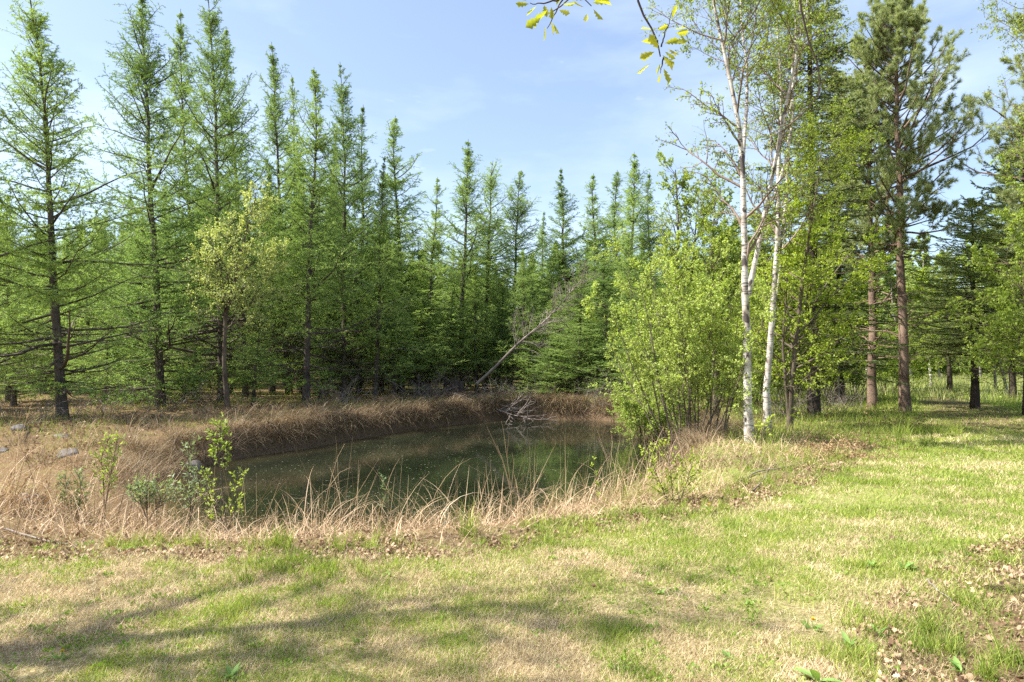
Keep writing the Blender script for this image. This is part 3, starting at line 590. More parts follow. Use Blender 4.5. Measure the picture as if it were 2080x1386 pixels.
def pine(seed, H=13.5, W=3.0, bark='pinebark', lopside=0.0):
    rng = np.random.default_rng(seed); wood = Acc(); leaf = Acc(); k = 14; tz = np.linspace(0, 1, k)
    wob = np.cumsum(rng.normal(0, .035, (k, 2)), 0); T = np.concatenate([wob, (tz * H)[:, None]], 1)[None]; T[0, 0, 2] -= .3
    R = .155 * (1 - tz) ** .8 + .018; R[0] *= 1.35; wood.tubes(T, R[None], 12)
    # bare lower limbs
    nb = 34; t = np.sort(rng.uniform(.12, .47, nb)); p, _ = at(T, t[None]); az = rng.uniform(0, 6.28, nb); el = np.radians(rng.normal(6, 12, nb))
    D = np.stack([np.cos(az) * np.cos(el), np.sin(az) * np.cos(el), np.sin(el)], 1); Lb = rng.uniform(.6, 2.6, nb)
    Bp = curves(p[0], D, Lb, 7, rng, .1, .16); wood.tubes(Bp, taperR(.012 + .008 * Lb, 7, .2), 5)
    tw, _, _ = spawn(Bp, 4, rng, .3, 1, .8, Lb * .4, 5, 0, .2, .3); wood.tubes(tw, taperR(np.full(len(tw), .007), 5, .3), 3)
    # living crown
    nb = 100; t = np.sort(rng.uniform(.40, .985, nb)); p, _ = at(T, t[None]); az = np.arange(nb) * 2.4 + rng.uniform(0, 1.4, nb); el = np.radians(4 + 46 * (t - .4) / .6 + rng.normal(0, 10, nb))
    D = np.stack([np.cos(az) * np.cos(el), np.sin(az) * np.cos(el), np.sin(el)], 1)
    u = (t - .4) / .6; Lb = W * (1 - u) ** .62 * (0.55 + .45 * sstep(0, .3, u)) * rng.uniform(.45, 1.25, nb) + .25
    Lb *= 1 + lopside * np.cos(az)
    Bp = curves(p[0], D, Lb, 8, rng, .55, .12); wood.tubes(Bp, taperR(.012 + .012 * Lb, 8, .2), 5)
    sh, par, _ = spawn(Bp, 7, rng, .3, 1.0, .75, Lb * .30 + .22, 5, .7, .12, .2, .4); wood.tubes(sh, taperR(np.full(len(sh), .008), 5, .5), 3)
    s2, par2, _ = spawn(sh, 2, rng, .2, .9, .7, plen(sh) * .6, 4, .6, .12, 0); wood.tubes(s2, taperR(np.full(len(s2), .006), 4, .5), 3)
    def brush(paths, n, t0):
        tq = rng.uniform(t0, 1, (len(paths), n)); P_, T_ = at(paths, tq); P_ = P_.reshape(-1, 3); T_ = T_.reshape(-1, 3)
        d = nrm(np.cross(T_, rng.normal(size=P_.shape))) * .8 + T_ * rng.uniform(.3, 1.2, (len(P_), 1)); m = len(P_)
        needles(leaf, P_, d, rng.uniform(.10, .18, m), rng.uniform(.009, .014, m), rng)
    brush(sh, 105, .42); brush(s2, 95, .3); brush(Bp, 60, .88)
    return wood.mesh("pine_trunk", True), leaf.mesh("pine_crown")

def spruce(seed, H=10.0, W=2.6, z0=.16, dens=1.0, r0=.115, droop=-.1, nl=.035):
    rng = np.random.default_rng(seed); wood = Acc(); leaf = Acc(); k = 10; tz = np.linspace(0, 1, k)
    T = np.concatenate([np.cumsum(rng.normal(0, .02, (k, 2)), 0), (tz * H)[:, None]], 1)[None]; T[0, 0, 2] -= .3
    R = r0 * (1 - tz) ** .85 + .012; R[0] *= 1.3; wood.tubes(T, R[None], 9)
    nb = int(H * 13 * dens); t = np.sort(rng.uniform(z0, .985, nb)); p, _ = at(T, t[None]); az = np.arange(nb) * 2.4 + rng.uniform(0, 1.2, nb); el = np.radians(-8 + 40 * t ** 2 + rng.normal(0, 6, nb))
    D = np.stack([np.cos(az) * np.cos(el), np.sin(az) * np.cos(el), np.sin(el)], 1); Lb = (W * (1 - t) ** .8 + .15) * rng.uniform(.7, 1.1, nb)
    Bp = curves(p[0], D, Lb, 7, rng, .25 + droop, .08); wood.tubes(Bp, taperR(.006 + .01 * Lb, 7, .2), 4)
    nd = 16; a2 = rng.uniform(0, 6.28, nd); pd_, _ = at(T, rng.uniform(.05, z0 + .05, nd)[None]); dd = curves(pd_[0], np.stack([np.cos(a2), np.sin(a2), rng.normal(0, .2, nd)], 1), rng.uniform(.4, 1.6, nd), 6, rng, 0, .15); wood.tubes(dd, taperR(np.full(nd, .012), 6, .2), 4)
    tw, par, _ = spawn(Bp, 14, rng, .12, .98, .95, Lb * .40 + .10, 4, -.2, .08, .85, .7)
    def brush(paths, n, t0=0.0):
        tq = rng.uniform(t0, 1, (len(paths), n)); P_, T_ = at(paths, tq); P_ = P_.reshape(-1, 3); T_ = T_.reshape(-1, 3)
        d = nrm(np.cross(T_, rng.normal(size=P_.shape))) * .9 + T_ * .6 + np.array([0, 0, .25]); m = len(P_); needles(leaf, P_, d, rng.uniform(.7, 1.3, m) * nl, rng.uniform(.9, 1.2, m) * .017, rng)
    brush(tw, 60); brush(Bp, 90, .1)
    wood.tubes(tw, taperR(np.full(len(tw), .005), 4, .4), 3)
    return wood.mesh("spruce_trunk", True), leaf.mesh("spruce_crown")

def broadleaf(seed, stems, r0, nb=18, Lb=1.6, q1=7, q2=6, leafn=5, ln=.04, wd=.026, t0=.3, up1=.4, ang=.8, up2=-.1, droop=-.2, sides=8, prof=None, wig=.14, cl=.45, endr=.12, tmax=1.0):
    """stems: list of polylines (world or local) of equal length k; returns trunk mesh, crown mesh"""
    rng = np.random.default_rng(seed); wood = Acc(); leaf = Acc(); S = np.asarray(stems, float); k = S.shape[1]
    r0 = np.asarray(r0, float) * np.ones(len(S)); R = taperR(r0, k, endr); R[:, 0] *= 1.2
    wood.tubes(S, R, sides)
    LS = np.asarray(Lb, float) * np.ones(len(S))
    B, par, t = spawn(S, nb, rng, t0, tmax, ang, LS, 8, up1, wig, 0, cl)
    rb = np.clip(r0[par] * (1 - .85 * t) * .5, .004, .05); wood.tubes(B, taperR(rb, 8, .2), 5, 1)
    C, p2, _ = spawn(B, q1, rng, .2, 1, .8, plen(B) * .42, 6, up2, wig, 0, .4); wood.tubes(C, taperR(np.clip(rb[p2] * .45, .0025, .02), 6, .3), 3, 1)
    D_, p3, _ = spawn(C, q2, rng, .15, 1, .8, plen(C) * .5, 4, droop, .15, 0, .3); wood.tubes(D_, taperR(np.full(len(D_), .0022), 4, .5), 3, 1)
    for pa, n in ((D_, leafn), (C, leafn)):
        tq = rng.uniform(.15, 1, (len(pa), n)); P_, T_ = at(pa, tq); P_ = P_.reshape(-1, 3); T_ = T_.reshape(-1, 3)
        d = T_ * .5 + nrm(rng.normal(size=P_.shape)) * .9 + np.array([0, 0, -.15]); m = len(P_)
        sz = rng.uniform(.55, 1.25, m); leaves(leaf, P_, d, sz * ln, sz * wd, rng)
    return wood.mesh("trunk", True), leaf.mesh("crown")
def resample(pts, k):
    pts = np.asarray(pts, float); d = np.concatenate([[0], np.cumsum(np.linalg.norm(np.diff(pts, axis=0), axis=1))]); t = np.linspace(0, d[-1], k)
    return np.stack([np.interp(t, d, pts[:, i]) for i in range(3)], 1)
def stempx(px, d, base, k=14, dd=0.0):
    """polyline through photograph pixels standing at distance d (+dd at its end), local to base"""
    n = len(px); return resample([P3(x, y, d + dd * i / max(1, n - 1)) for i, (x, y) in enumerate(px)], k) - base

M['broadlight'] = leaf_mat('small_weed_leaf', (0.14, 0.25, 0.035), (0.36, 0.48, 0.09), None, 0.4)
M['farmeadow'] = leaf_mat("meadow_blade", (0.22, 0.26, 0.09), (0.46, 0.45, 0.21), (0.6, 0.52, 0.33), 0.4)
exec_order = []
build_ground(); build_grass(); build_dry()

# ---- larches
LP = [larch(11, 14, 3.3, .05, topw=.85), larch(12, 14, 2.7, .05), larch(13, 14, 2.3, .05, topw=.7), larch(14, 14, 3.0, .04, topw=.75), larch(15, 14, 2.6, .06, topw=1.0), larch(16, 14, 2.1, .07), larch(17, 14, 2.9, .06, topw=.6, dens=.85), larch(18, 14, 2.5, .09, topw=1.1), larch(19, 14, 3.4, .04, topw=.95, dens=.8)]
def put_larch(bx, d, tx, ty, pi, ws, label, group="larches round the pond", rz=None, name="larch_tree"):
    pi = {0: 8, 4: 7, 2: 6}.get(pi, pi) if (int(bx) + int(ty)) % 2 else pi
    top = P3(tx, ty, d); bx_ = (bx - 1040) / F * d; z = hz(bx_, d)
    Hh = top[2] - z; lean = math.atan2(top[0] - bx_, Hh); s = Hh / math.cos(lean) / 14.0
    wdt = ws * (s ** 0.5); tr, cr_ = LP[pi]
    rz = random.Random(bx * 7 + ty).uniform(0, 6.28) if rz is None else rz
    e = plant(name, [("trunk", tr, M['larchbark']), ("crown", cr_, M['larch'])], (bx_, d, z), label, "larch tree", group, (wdt, wdt, s))
    e.rotation_mode = 'XYZ'; e.rotation_euler = (Matrix.Rotation(lean, 3, 'Y') @ Matrix.Rotation(rz, 3, 'Z')).to_euler()
    return e
MAIN = [
 (130, 18.3, 62, -30, 0, .95, "tall open larch with leaning grey trunk, standing alone on the dry bank at the left"),
 (328, 22.5, 286, -20, 3, 1.0, "tall dense dark larch, second from the left, with long upswept limbs"),
 (400, 28, 372, 22, 1, .85, "larch with a twin tip just right of the tall dark dense one"),
 (452, 25.5, 436, -30, 0, .85, "tallest larch behind the pale leafed tree, its tip out of the frame"),
 (500, 30, 484, 62, 2, .8, "thin larch whose tip shows beside the tallest one behind the pale leafed tree"),
 (588, 33, 545, 86, 1, .9, "light green larch with an open pointed tip right of the pale leafed tree"),
 (606, 38, 591, 152, 5, .8, "narrow small tipped larch between the light green one and the bushy column one"),
 (622, 25, 628, 122, 2, .95, "column shaped bushy larch with a short spire above its rounded shoulders"),
 (663, 31, 668, 262, 4, .9, "shorter larch in the gap between the column shaped one and the wide feathery one"),
 (698, 28, 702, 130, 0, .8, "wide feathery larch with a bare needle tip, last tall one before the skyline drops"),
 (730, 33, 738, 212, 5, .9, "slim larch tip on the right shoulder of the wide feathery larch"),
 (762, 28, 787, 318, 4, .85, "dark slender larch leaning right with a forked bare tip beside it"),
 (815, 34, 826, 243, 2, .9, "tall narrow larch with a bare tip standing above the corner of the pond"),
 (865, 32, 889, 360, 5, .75, "sparse spindly larch with see-through top between two fuller ones"),
 (937, 36, 945, 284, 1, .9, "full larch with a long bare spike tip behind the root mound"),
 (985, 37, 998, 322, 2, .85, "rounded tip larch right of the long bare spike"),
 (1035, 38, 1051, 346, 3, .85, "broad low shouldered larch at the edge of the gap in the skyline"),
 (1102, 47, 1108, 428, 4, .9, "short far larch low in the gap of the skyline"),
 (1158, 37, 1145, 342, 4, 1.0, "open tiered larch first on the right side of the skyline gap"),
 (1222, 38, 1207, 352, 5, 1.0, "narrow open larch with a ragged tip, second on the right side of the skyline gap"),
 (1262, 44, 1252, 352, 2, .95, "blue green larch just left of the tall feathery pointed one over the willow"),
 (1272, 41, 1282, 308, 1, .9, "tall feathery pointed larch above the bright willow bush"),
 (1318, 42, 1321, 350, 5, .9, "thin larch tip between the feathery pointed larch and the birches"),
]
for a in MAIN: put_larch(*a[:5], a[5] * (1.22 if a[0] < 780 else 1.55), *a[6:])
put_larch(1172, 30.5, 1180, 560, 3, 1.7, "short wide young larch with low drooping branches over the far shore")
put_larch(1240, 30, 1232, 520, 0, 1.5, "short spreading larch between the far shore and the bright willow")
put_larch(515, 22.5, 530, 610, 1, 1.1, "low young larch sapling in front of the dark trunks beneath the pale leafed tree")
put_larch(-95, 17, -130, -60, 0, 1.1, "larch mostly outside the frame reaching low branches in from the left edge")
put_larch(20, 26, 8, 395, 3, 1.1, "shorter bright green larch behind the alone standing one at the left edge")
put_larch(190, 29, 168, 452, 1, 1.2, "shorter larch filling the gap between the two leftmost tall larches")
put_larch(85, 33, 70, 430, 0, 1.1, "rounded larch behind the trunk of the alone standing larch")
YL = [(30, 24, 620, "low spreading young larch under the leaning alone standing larch, at the left edge"), (215, 25, 640, "low young larch left of the dense second tall larch's trunk"), (262, 27, 600, "slightly taller young larch behind the gap left of the dense second larch"),
 (372, 25.5, 650, "young larch with pale sprays between the dense larch and the pale leafed tree"),
 (650, 27.5, 640, "young larch at the foot of the column shaped larch"), (800, 29.5, 560, "dark green young larch with broad boughs above the narrow end of the bank"), (850, 31, 600, "young larch just left of the dark broken stump"),
 (905, 33, 590, "young larch right behind the dark broken stump"), (1010, 34, 600, "young larch under the grey leaning dead trunk"), (1075, 33, 620, "low young larch in the shadowed gap right of the leaning dead trunk"), (1120, 31, 690, "smallest young larch drooping over the far shore"), (1290, 27, 600, "young larch behind the lower willow bush"),
 (-40, 21, 560, "young larch cut by the left edge beside the alone standing larch")]
for bx, d, ty, lb in YL: put_larch(bx, d, bx + 6, ty, (int(bx) // 7) % 5, 1.45, lb, "young larches under the tall ones", None, "young_larch")
rr = random.Random(5); nb_ = 0
for d in (33, 38, 43, 49, 56, 64):
    for px in range(-60, 1560, int(2300 / d) + 16):
        x = px + rr.uniform(-22, 22); dd = d + rr.uniform(-2.2, 2.2)
        if sdist(np.array([(x - 1040) / F * dd]), np.array([dd]), POND)[0] < 2: continue
        env = np.interp(x, [-60, 150, 250, 600, 720, 880, 1000, 1080, 1110, 1250, 1500], [400, 455, 380, 330, 380, 480, 480, 500, 520, 470, 430])
        ty = env + rr.uniform(-5, 75)
        put_larch(x, dd, x + rr.uniform(-12, 12), ty, rr.randrange(6), rr.uniform(.9, 1.25), "half hidden larch in the crowded back rows of the plantation beyond the pond", "larches in the back rows")

# ---- leaning dead larch and the root mound it broke from
def deadtree(name, pts, d, r0, label, cat, dd=0.0, seed=1, q=60, tl=1.2, tipbrush=True, t0=.25, br0=.012, ch=5):
    rng = np.random.default_rng(seed); base = P3(*pts[0], d); S = stempx(pts, d, base, 14, dd)[None]; acc = Acc(); br = Acc()
    acc.tubes(S, taperR([r0], 14, .12), 9)
    B, par, t = spawn(S, q, rng, t0, 1, .9, [tl], 6, .1, .16, 0, .35); br.tubes(B, taperR(np.full(len(B), br0), 6, .3), 4)
    C, _, _ = spawn(B, ch, rng, .2, 1, .6, plen(B) * .5, 5, .1, .16); br.tubes(C, taperR(np.full(len(C), br0 * .6), 5, .3), 3)
    if tipbrush:
        D_, _, _ = spawn(C, 3, rng, .2, 1, .7, plen(C) * .5, 4, 0, .14); br.tubes(D_, np.full((len(D_), 4), .0035), 3)
    e = empty(name, tuple(base), label, cat); link("trunk", acc.mesh("trunk", True), M['deadwood'], e); link("branches", br.mesh("branches", True), M['deadwood'], e); return e
deadtree("leaning_dead_tree", [(968, 780), (1000, 752), (1050, 700), (1110, 650), (1150, 605), (1192, 555)], 26.5, .065, "grey dead larch leaning to the right with a bare twiggy top, against living trees", "dead tree", 1.0, 3, 70, 1.3, True, .3)
deadtree("fallen_dead_tree", [(922, 800), (955, 812), (1000, 829), (1040, 843), (1085, 852)], 27.5, .05, "fallen dead trunk with pale claw-like branches dipping into the far end of the pond", "dead tree", -3.0, 8, 20, 1.7, False, .55, .021, 3)
def mound():
    rng = np.random.default_rng(3); n = 26; m = 18; u = np.linspace(0, 2 * math.pi, n, endpoint=False); v = np.linspace(0, math.pi / 2, m)
    U, V = np.meshgrid(u, v); r = 1 + .35 * (vn(np.cos(U) * 3 + 9, np.sin(U) * 3 + V * 4, 1, 3) - .5) * 2
    G = np.stack([r * np.cos(U) * np.sin(V + .15) * .38, r * np.sin(U) * np.sin(V + .15) * .3, r * np.cos(V) * .75 - .1], -1)
    acc = Acc(); acc.grid(G[None], True); c = P3(925, 825, 29); z = hz(c[0], 29)
    e = empty("tree_stump", (c[0], 29, z - .05), "dark broken stump with torn roots behind the fallen dead trunk", "stump"); link("stump_body", acc.mesh("stump_body", True), M['darkbark'], e)
    ra = Acc(); k = 40; a = rng.uniform(0, 6.28, k); P0 = np.stack([np.cos(a) * .4, np.sin(a) * .3, rng.uniform(.1, .9, k)], 1); B = curves(P0, P0 * [1, 1, .4] + [0, 0, .1], rng.uniform(.3, 1.0, k), 6, rng, .1, .3)
    ra.tubes(B, taperR(np.full(k, .02), 6, .15), 4); link("roots", ra.mesh("roots", True), M['darkbark'], e)
mound()

# ---- pale leafed tree among the larches
def bl(name, stems_px, d, r0, label, cat, leafmat, barkmat, group=None, seed=1, dd=0.0, **kw):
    base = P3(*stems_px[0][0], d); base[2] = hz(base[0], d) - .05
    st = [stempx(p, d, base, 14, dd * (1 if i % 2 else -1)) for i, p in enumerate(stems_px)]
    for s_, p in zip(st, stems_px):
        if abs(p[0][1] - stems_px[0][0][1]) < 8: s_[0, 2] = min(s_[0, 2], 0.0)
    tr, cr_ = broadleaf(seed, st, r0, **kw)
    return plant(name, [("trunk", tr, M[barkmat]), ("crown", cr_, M[leafmat])], tuple(base), label, cat, group)
bl("pale_leafed_tree", [[(462, 825), (455, 740), (458, 640), (480, 560), (500, 470), (520, 400)], [(462, 825), (456, 700), (462, 660), (488, 650), (520, 600), (560, 520)], [(462, 825), (455, 720), (456, 610), (440, 540), (430, 480)]], 21.5, [.09, .05, .055],
   "tree with a cloud of pale yellow-green new leaves over a forked dark trunk", "tree", 'paleleaf', 'shrubbark', seed=21, nb=26, Lb=1.45, q1=8, q2=7, leafn=3, ln=.06, wd=.042, t0=.46, up1=.2, dd=.6)
# ---- bright willow bush by the water
def bush(seed, n, spread, H, base_r=.3):
    rng = np.random.default_rng(seed); a = rng.uniform(0, 6.28, n); el = np.radians(rng.uniform(48, 86, n)); P0 = np.stack([np.cos(a), np.sin(a), a * 0], 1) * base_r * rng.random((n, 1)); P0[:, 2] = -.05
    D = np.stack([np.cos(a) * np.cos(el) * spread, np.sin(a) * np.cos(el) * spread, np.sin(el)], 1); return curves(P0, D, H * rng.uniform(.7, 1.05, n), 14, rng, .15, .10)
wb = P3(1405, 920, 13.2); wb[2] = hz(wb[0], 13.2)
wb = P3(1404, 915, 13.8); wb[2] = hz(wb[0], 13.8)
tr, cr_ = broadleaf(31, bush(31, 24, .70, 4.5, .5), .020, nb=10, Lb=.95, q1=8, q2=6, leafn=4, ln=.046, wd=.026, t0=.28, up1=.35, ang=.8, droop=-.2, sides=6)
plant("willow_bush", [("trunk", tr, M['shrubbark']), ("crown", cr_, M['willowleaf'])], tuple(wb), "big bright yellow-green many stemmed willow bush at the pond edge beside the birches", "bush")
tr, cr_ = broadleaf(32, bush(32, 9, .7, 2.6, .4), .022, nb=11, Lb=1.1, q1=8, q2=7, leafn=5, ln=.048, wd=.028, t0=.15, up1=.3, sides=6)
plant("willow_bush", [("trunk", tr, M['shrubbark']), ("crown", cr_, M['willowleaf'])], (P3(1330, 880, 19.0)[0], 19.0, hz(P3(1330, 880, 19.0)[0], 19.0)), "lower willow bush leaning over the water left of the big bright one", "bush")
bl("poplar_tree", [[(1385, 850), (1382, 700), (1376, 560), (1378, 440), (1372, 345)], [(1385, 850), (1395, 640), (1412, 480), (1420, 380)]], 20.5, [.10, .07], "young fresh green poplar rising behind the willow bush, its top against the sky", "tree", 'birchleaf', 'shrubbark', seed=41, nb=32, Lb=1.5, q1=8, q2=6, leafn=5, ln=.055, wd=.04, t0=.3, up1=.5, ang=.7)
bl("poplar_tree", [[(1455, 830), (1450, 650), (1448, 500), (1452, 400)], [(1455, 830), (1470, 600), (1478, 470)]], 19, [.09, .06], "fresh green poplar directly behind the forked birch trunk", "tree", 'birchleaf', 'shrubbark', seed=42, nb=30, Lb=1.5, q1=8, q2=6, leafn=5, ln=.055, wd=.04, t0=.25, up1=.5, ang=.7)

# ---- birches
BK = dict(nb=18, Lb=1.9, q1=9, q2=8, leafn=5, ln=.040, wd=.028, t0=.32, up1=.35, ang=.75, up2=-.15, droop=-.8, cl=.35)
bl("birch_tree", [
   [(1524, 916), (1518, 820), (1519, 700), (1513, 600), (1513, 500), (1510, 400), (1508, 320), (1500, 240), (1485, 170), (1470, 100), (1452, 20), (1440, -60), (1430, -160)],
   [(1508, 330), (1512, 280), (1518, 200), (1517, 120), (1506, 60), (1505, -20), (1512, -140)],
   [(1520, 600), (1532, 540), (1545, 480), (1556, 420), (1572, 345), (1583, 290), (1590, 245), (1606, 170), (1620, 110), (1626, 30), (1622, -60), (1630, -170)],
   [(1552, 440), (1572, 400), (1592, 345), (1604, 290), (1612, 220), (1608, 150), (1618, 80), (1612, -20), (1606, -120)],
   [(1500, 240), (1486, 190), (1472, 120), (1475, 40), (1468, -60)]],
   12.9, [.092, .04, .052, .036, .026], "white birch with a thick pale trunk forking into several high stems, nearest the lawn", "birch tree", 'birchleaf', 'birch', seed=51, dd=.7, **BK)
bl("birch_tree", [
   [(1560, 866), (1556, 780), (1566, 700), (1570, 620), (1576, 540), (1582, 460), (1580, 380), (1584, 290), (1588, 200), (1584, 110), (1576, 20), (1570, -80)],
   [(1580, 500), (1594, 450), (1598, 380), (1601, 300), (1606, 220), (1618, 120), (1640, 0), (1650, -80)],
   [(1572, 640), (1600, 430), (1640, 360), (1680, 300), (1720, 260)]],
   15.6, [.085, .045, .02], "second white birch, thinner and mottled, just right of the thick forked one", "birch tree", 'birchleaf', 'birch', seed=52, dd=.8, **BK)
# leafy maple-like tree right of the birches
bl("hornbeam_tree", [[(1604, 872), (1608, 780), (1622, 640), (1640, 500), (1660, 380), (1670, 290)], [(1604, 872), (1606, 760), (1640, 640), (1690, 560), (1740, 500)], [(1604, 872), (1590, 700), (1600, 560), (1610, 440)]], 16.5, [.08, .05, .045],
   "small tree with bright layered lime leaves in front of the tall dark fir", "tree", 'mapleleaf', 'shrubbark', seed=61, nb=26, Lb=1.8, q1=8, q2=6, leafn=6, ln=.052, wd=.038, t0=.2, up1=.1, ang=1.1, droop=-.1, dd=.8)
# wispy birch twigs entering top right
bl("birch_tree", [[(2230, 860), (2210, 600), (2180, 300), (2150, 60), (2120, -150)], [(2220, 700), (2160, 400), (2120, 180), (2090, 40), (2070, -80)], [(2215, 640), (2230, 300), (2240, 0)]], 15, [.10, .05, .05],
   "birch outside the frame whose fine drooping twigs hang into the upper right corner", "birch tree", 'birchleaf', 'birch', seed=53, **dict(BK, nb=16, Lb=2.0))

# ---- dark fir, pines, spruces on the right
tr, cr_ = spruce(71, 15.5, 2.0, .10, 1.25, .11, -.15, .04)
def conif(name, bx, d, h, protos, names, label, cat, ws=1.0, group=None, rz=0.0, mats=('darkbark', 'spruce')):
    x = (bx - 1040) / F * d
    return plant(name, [("trunk", protos[0], M[mats[0]]), ("crown", protos[1], M[mats[1]])], (x, d, hz(x, d)), label, cat, group, (ws, ws, h), (0, 0, rz))
conif("fir_tree", 1652, 20.5, .98, (tr, cr_), 0, "tall dark narrow fir rising behind the white birches", "fir tree", 1.35, mats=('darkbark', 'darkspruce') if 'darkspruce' in M else ('darkbark', 'fir'))
conif("fir_tree", 1705, 27, .86, (tr, cr_), 0, "dark fir with grey trunk between the tall narrow fir and the two pines", "fir tree", 1.4, rz=2.0, mats=('darkbark', 'fir'))
p1 = pine(81, 13.6, 3.3); p2 = pine(82, 13, 2.7)
conif("pine_tree", 1838, 22.3, 1.0, p1, 0, "tall pine with a straight brown scaly trunk beside the grassy path, full needle crown", "pine tree", .92, "pines by the path", 0.6, ('pinebark', 'pine'))
conif("pine_tree", 1775, 23.4, .98, p2, 0, "pine with a darker trunk just left of the straight trunked one, fewer needles", "pine tree", .85, "pines by the path", 2.2, ('pinebark', 'pine'))
conif("pine_tree", 2165, 19, .86, p1, 0, "pine mostly beyond the right edge reaching needle branches into the frame", "pine tree", .85, "pines by the path", 3.0, ('pinebark', 'pine'))
s2 = spruce(72, 8.6, 3.9, .24, 1.35, .13, .1, .045)
conif("spruce_tree", 1978, 24.0, .86, s2, 0, "low branched spruce with a short dark trunk standing at the bend of the path", "spruce tree", 1.0, "spruces by the path", .4)
conif("spruce_tree", 2085, 21, 1.05, s2, 0, "dense spruce at the right edge behind the low branched one", "spruce tree", 1.0, "spruces by the path", 1.7)
conif("spruce_tree", 2055, 31, 1.2, s2, 0, "spruce with a thin trunk behind the bend of the path", "spruce tree", 1.0, "spruces by the path", 2.7)
conif("spruce_tree", 1930, 36, .9, s2, 0, "farthest spruce seen through the gap right of the straight pine trunk", "spruce tree", .9, "spruces by the path", 4.7)
# leafy branchy tree at the right edge
bl("elm_tree", [[(2150, 930), (2150, 760), (2140, 620), (2120, 500), (2100, 380)], [(2150, 930), (2130, 720), (2080, 600), (2040, 520)], [(2150, 800), (2110, 650), (2060, 650), (2020, 640)]], 15.5, [.09, .05, .05],
   "tree with fine bright leaves hanging in from the right edge before the spruces", "tree", 'birchleaf', 'shrubbark', seed=62, nb=22, Lb=1.8, q1=8, q2=7, leafn=6, ln=.05, wd=.04, t0=.3, up1=.1, ang=1.0)
# middle distance broadleaf prototypes behind the right side
def proto_tree(seed, H, r0, **kw):
    rng = np.random.default_rng(seed); st = [curves(np.array([[0, 0, -.2]]), np.array([[rng.normal(0, .06), rng.normal(0, .06), 1.0]]), [H * f], 14, rng, .1, .05)[0] for f in (1, .85)]
    st[1][:4] = st[0][:4]; st[1][4:] += (st[0][3] - st[1][3]) * 0
    return broadleaf(seed, st, [r0, r0 * .6], **kw)
FT = [proto_tree(101, 12, .12, nb=34, Lb=2.4, q1=8, q2=6, leafn=9, ln=.12, wd=.08, t0=.22, up1=.4), proto_tree(102, 11, .10, nb=34, Lb=2.2, q1=8, q2=6, leafn=9, ln=.12, wd=.08, t0=.15, up1=.3), proto_tree(103, 13, .12, nb=30, Lb=2.0, q1=8, q2=6, leafn=9, ln=.12, wd=.08, t0=.3, up1=.6), broadleaf(104, bush(104, 9, .7, 7.5, .4), .03, nb=12, Lb=1.5, q1=8, q2=6, leafn=6, ln=.07, wd=.05, t0=.12, up1=.3, sides=5)]
def far(px, d, h, i, label, group, bark='greybark', leaf='farleaf', ws=1.0, nm="birch_tree", cat="birch tree"):
    x = (px - 1040) / F * d; s_ = h / 12.0
    return plant(nm, [("trunk", FT[i][0], M[bark]), ("crown", FT[i][1], M[leaf])], (x, d, hz(x, d) - .05), label, cat, group, (s_ * ws, s_ * ws, s_), (0, 0, rr.uniform(0, 6.28)))
far(1700, 26.0, 7.5, 0, "grey trunked birch between the tall dark fir and the pines", "birches behind the pines", leaf='mapleleaf')
far(1735, 40, 9, 1, "thin pale birch seen through the pine branches", "birches behind the pines")
far(1890, 46, 9.5, 2, "lone pale birch in the meadow beyond the straight pine trunk", "birches behind the pines", 'birch')
far(2022, 40, 9, 0, "pale reddish trunked birch behind the bend of the path", "birches behind the pines", 'birch')
far(1560, 30, 8.5, 1, "leafy tree behind the two white birch trunks", "leafy trees behind the birches", 'shrubbark', 'birchleaf', nm="alder_tree", cat="alder tree")
far(1500, 27, 7, 1, "leafy low tree behind the willow bush and thick birch", "leafy trees behind the birches", 'shrubbark', 'birchleaf', nm="alder_tree", cat="alder tree")
for px_, d_, h_, lb_ in [(1480, 24, 3.6, "low leafy thicket behind the willow bush"), (1535, 25, 4.6, "leafy thicket showing between the two white birch trunks"), (1598, 26, 4.0, "low leafy thicket right behind the second white birch"), (1672, 29, 4.8, "leafy thicket between the tall fir and its grey neighbour"), (1735, 30, 4.4, "leafy thicket left of the darker pine trunk"), (1805, 33, 5.2, "leafy thicket showing between the two pine trunks"), (1440, 26, 4.2, "leafy thicket across the water behind the willow stems")]:
    far(px_, d_, h_ * 1.5, 3, lb_, "leafy thickets behind the birches", 'shrubbark', 'birchleaf', nm="leafy_thicket", cat="shrub", ws=1.2)
far(1620, 36, 10, 0, "taller leafy tree far behind the second white birch", "leafy trees behind the birches", 'shrubbark', 'birchleaf', nm="alder_tree", cat="alder tree")
for px_, d_, h_, i_, lb_ in [(1830, 38, 9, 1, "leafy tree filling the gap right behind the straight pine trunk"), (1925, 39, 8, 0, "leafy tree behind the low branched spruce on its left side"), (2045, 36, 8.5, 1, "leafy tree behind the trunks at the bend of the path"), (2110, 30, 8, 1, "leafy tree at the right edge behind the dense spruce"), (1775, 42, 10, 1, "leafy tree seen between the two pine trunks high up")]:
    far(px_, d_, h_, i_, lb_, "leafy trees behind the pines", 'shrubbark', 'birchleaf', nm="alder_tree", cat="alder tree", ws=1.2)
for d in (62, 74, 88):
    for px in range(1480, 2300, int(3800 / d) + 12):
        far(px + rr.uniform(-18, 18), d + rr.uniform(-4, 4), rr.uniform(9.5, 12.5), rr.randrange(3), "slender pale tree in the wood far across the meadow", "trees across the meadow", ws=1.15, nm="meadow_edge_tree", cat="tree")
for d in (68, 80):
    for px in range(-80, 1480, int(5200 / d) + 20):
        far(px + rr.uniform(-25, 25), d + rr.uniform(-4, 4), rr.uniform(10, 13), rr.randrange(3), "leafy tree glimpsed far behind the larch rows", "leafy trees behind the larches", 'shrubbark', ws=1.2, nm="distant_tree", cat="tree")

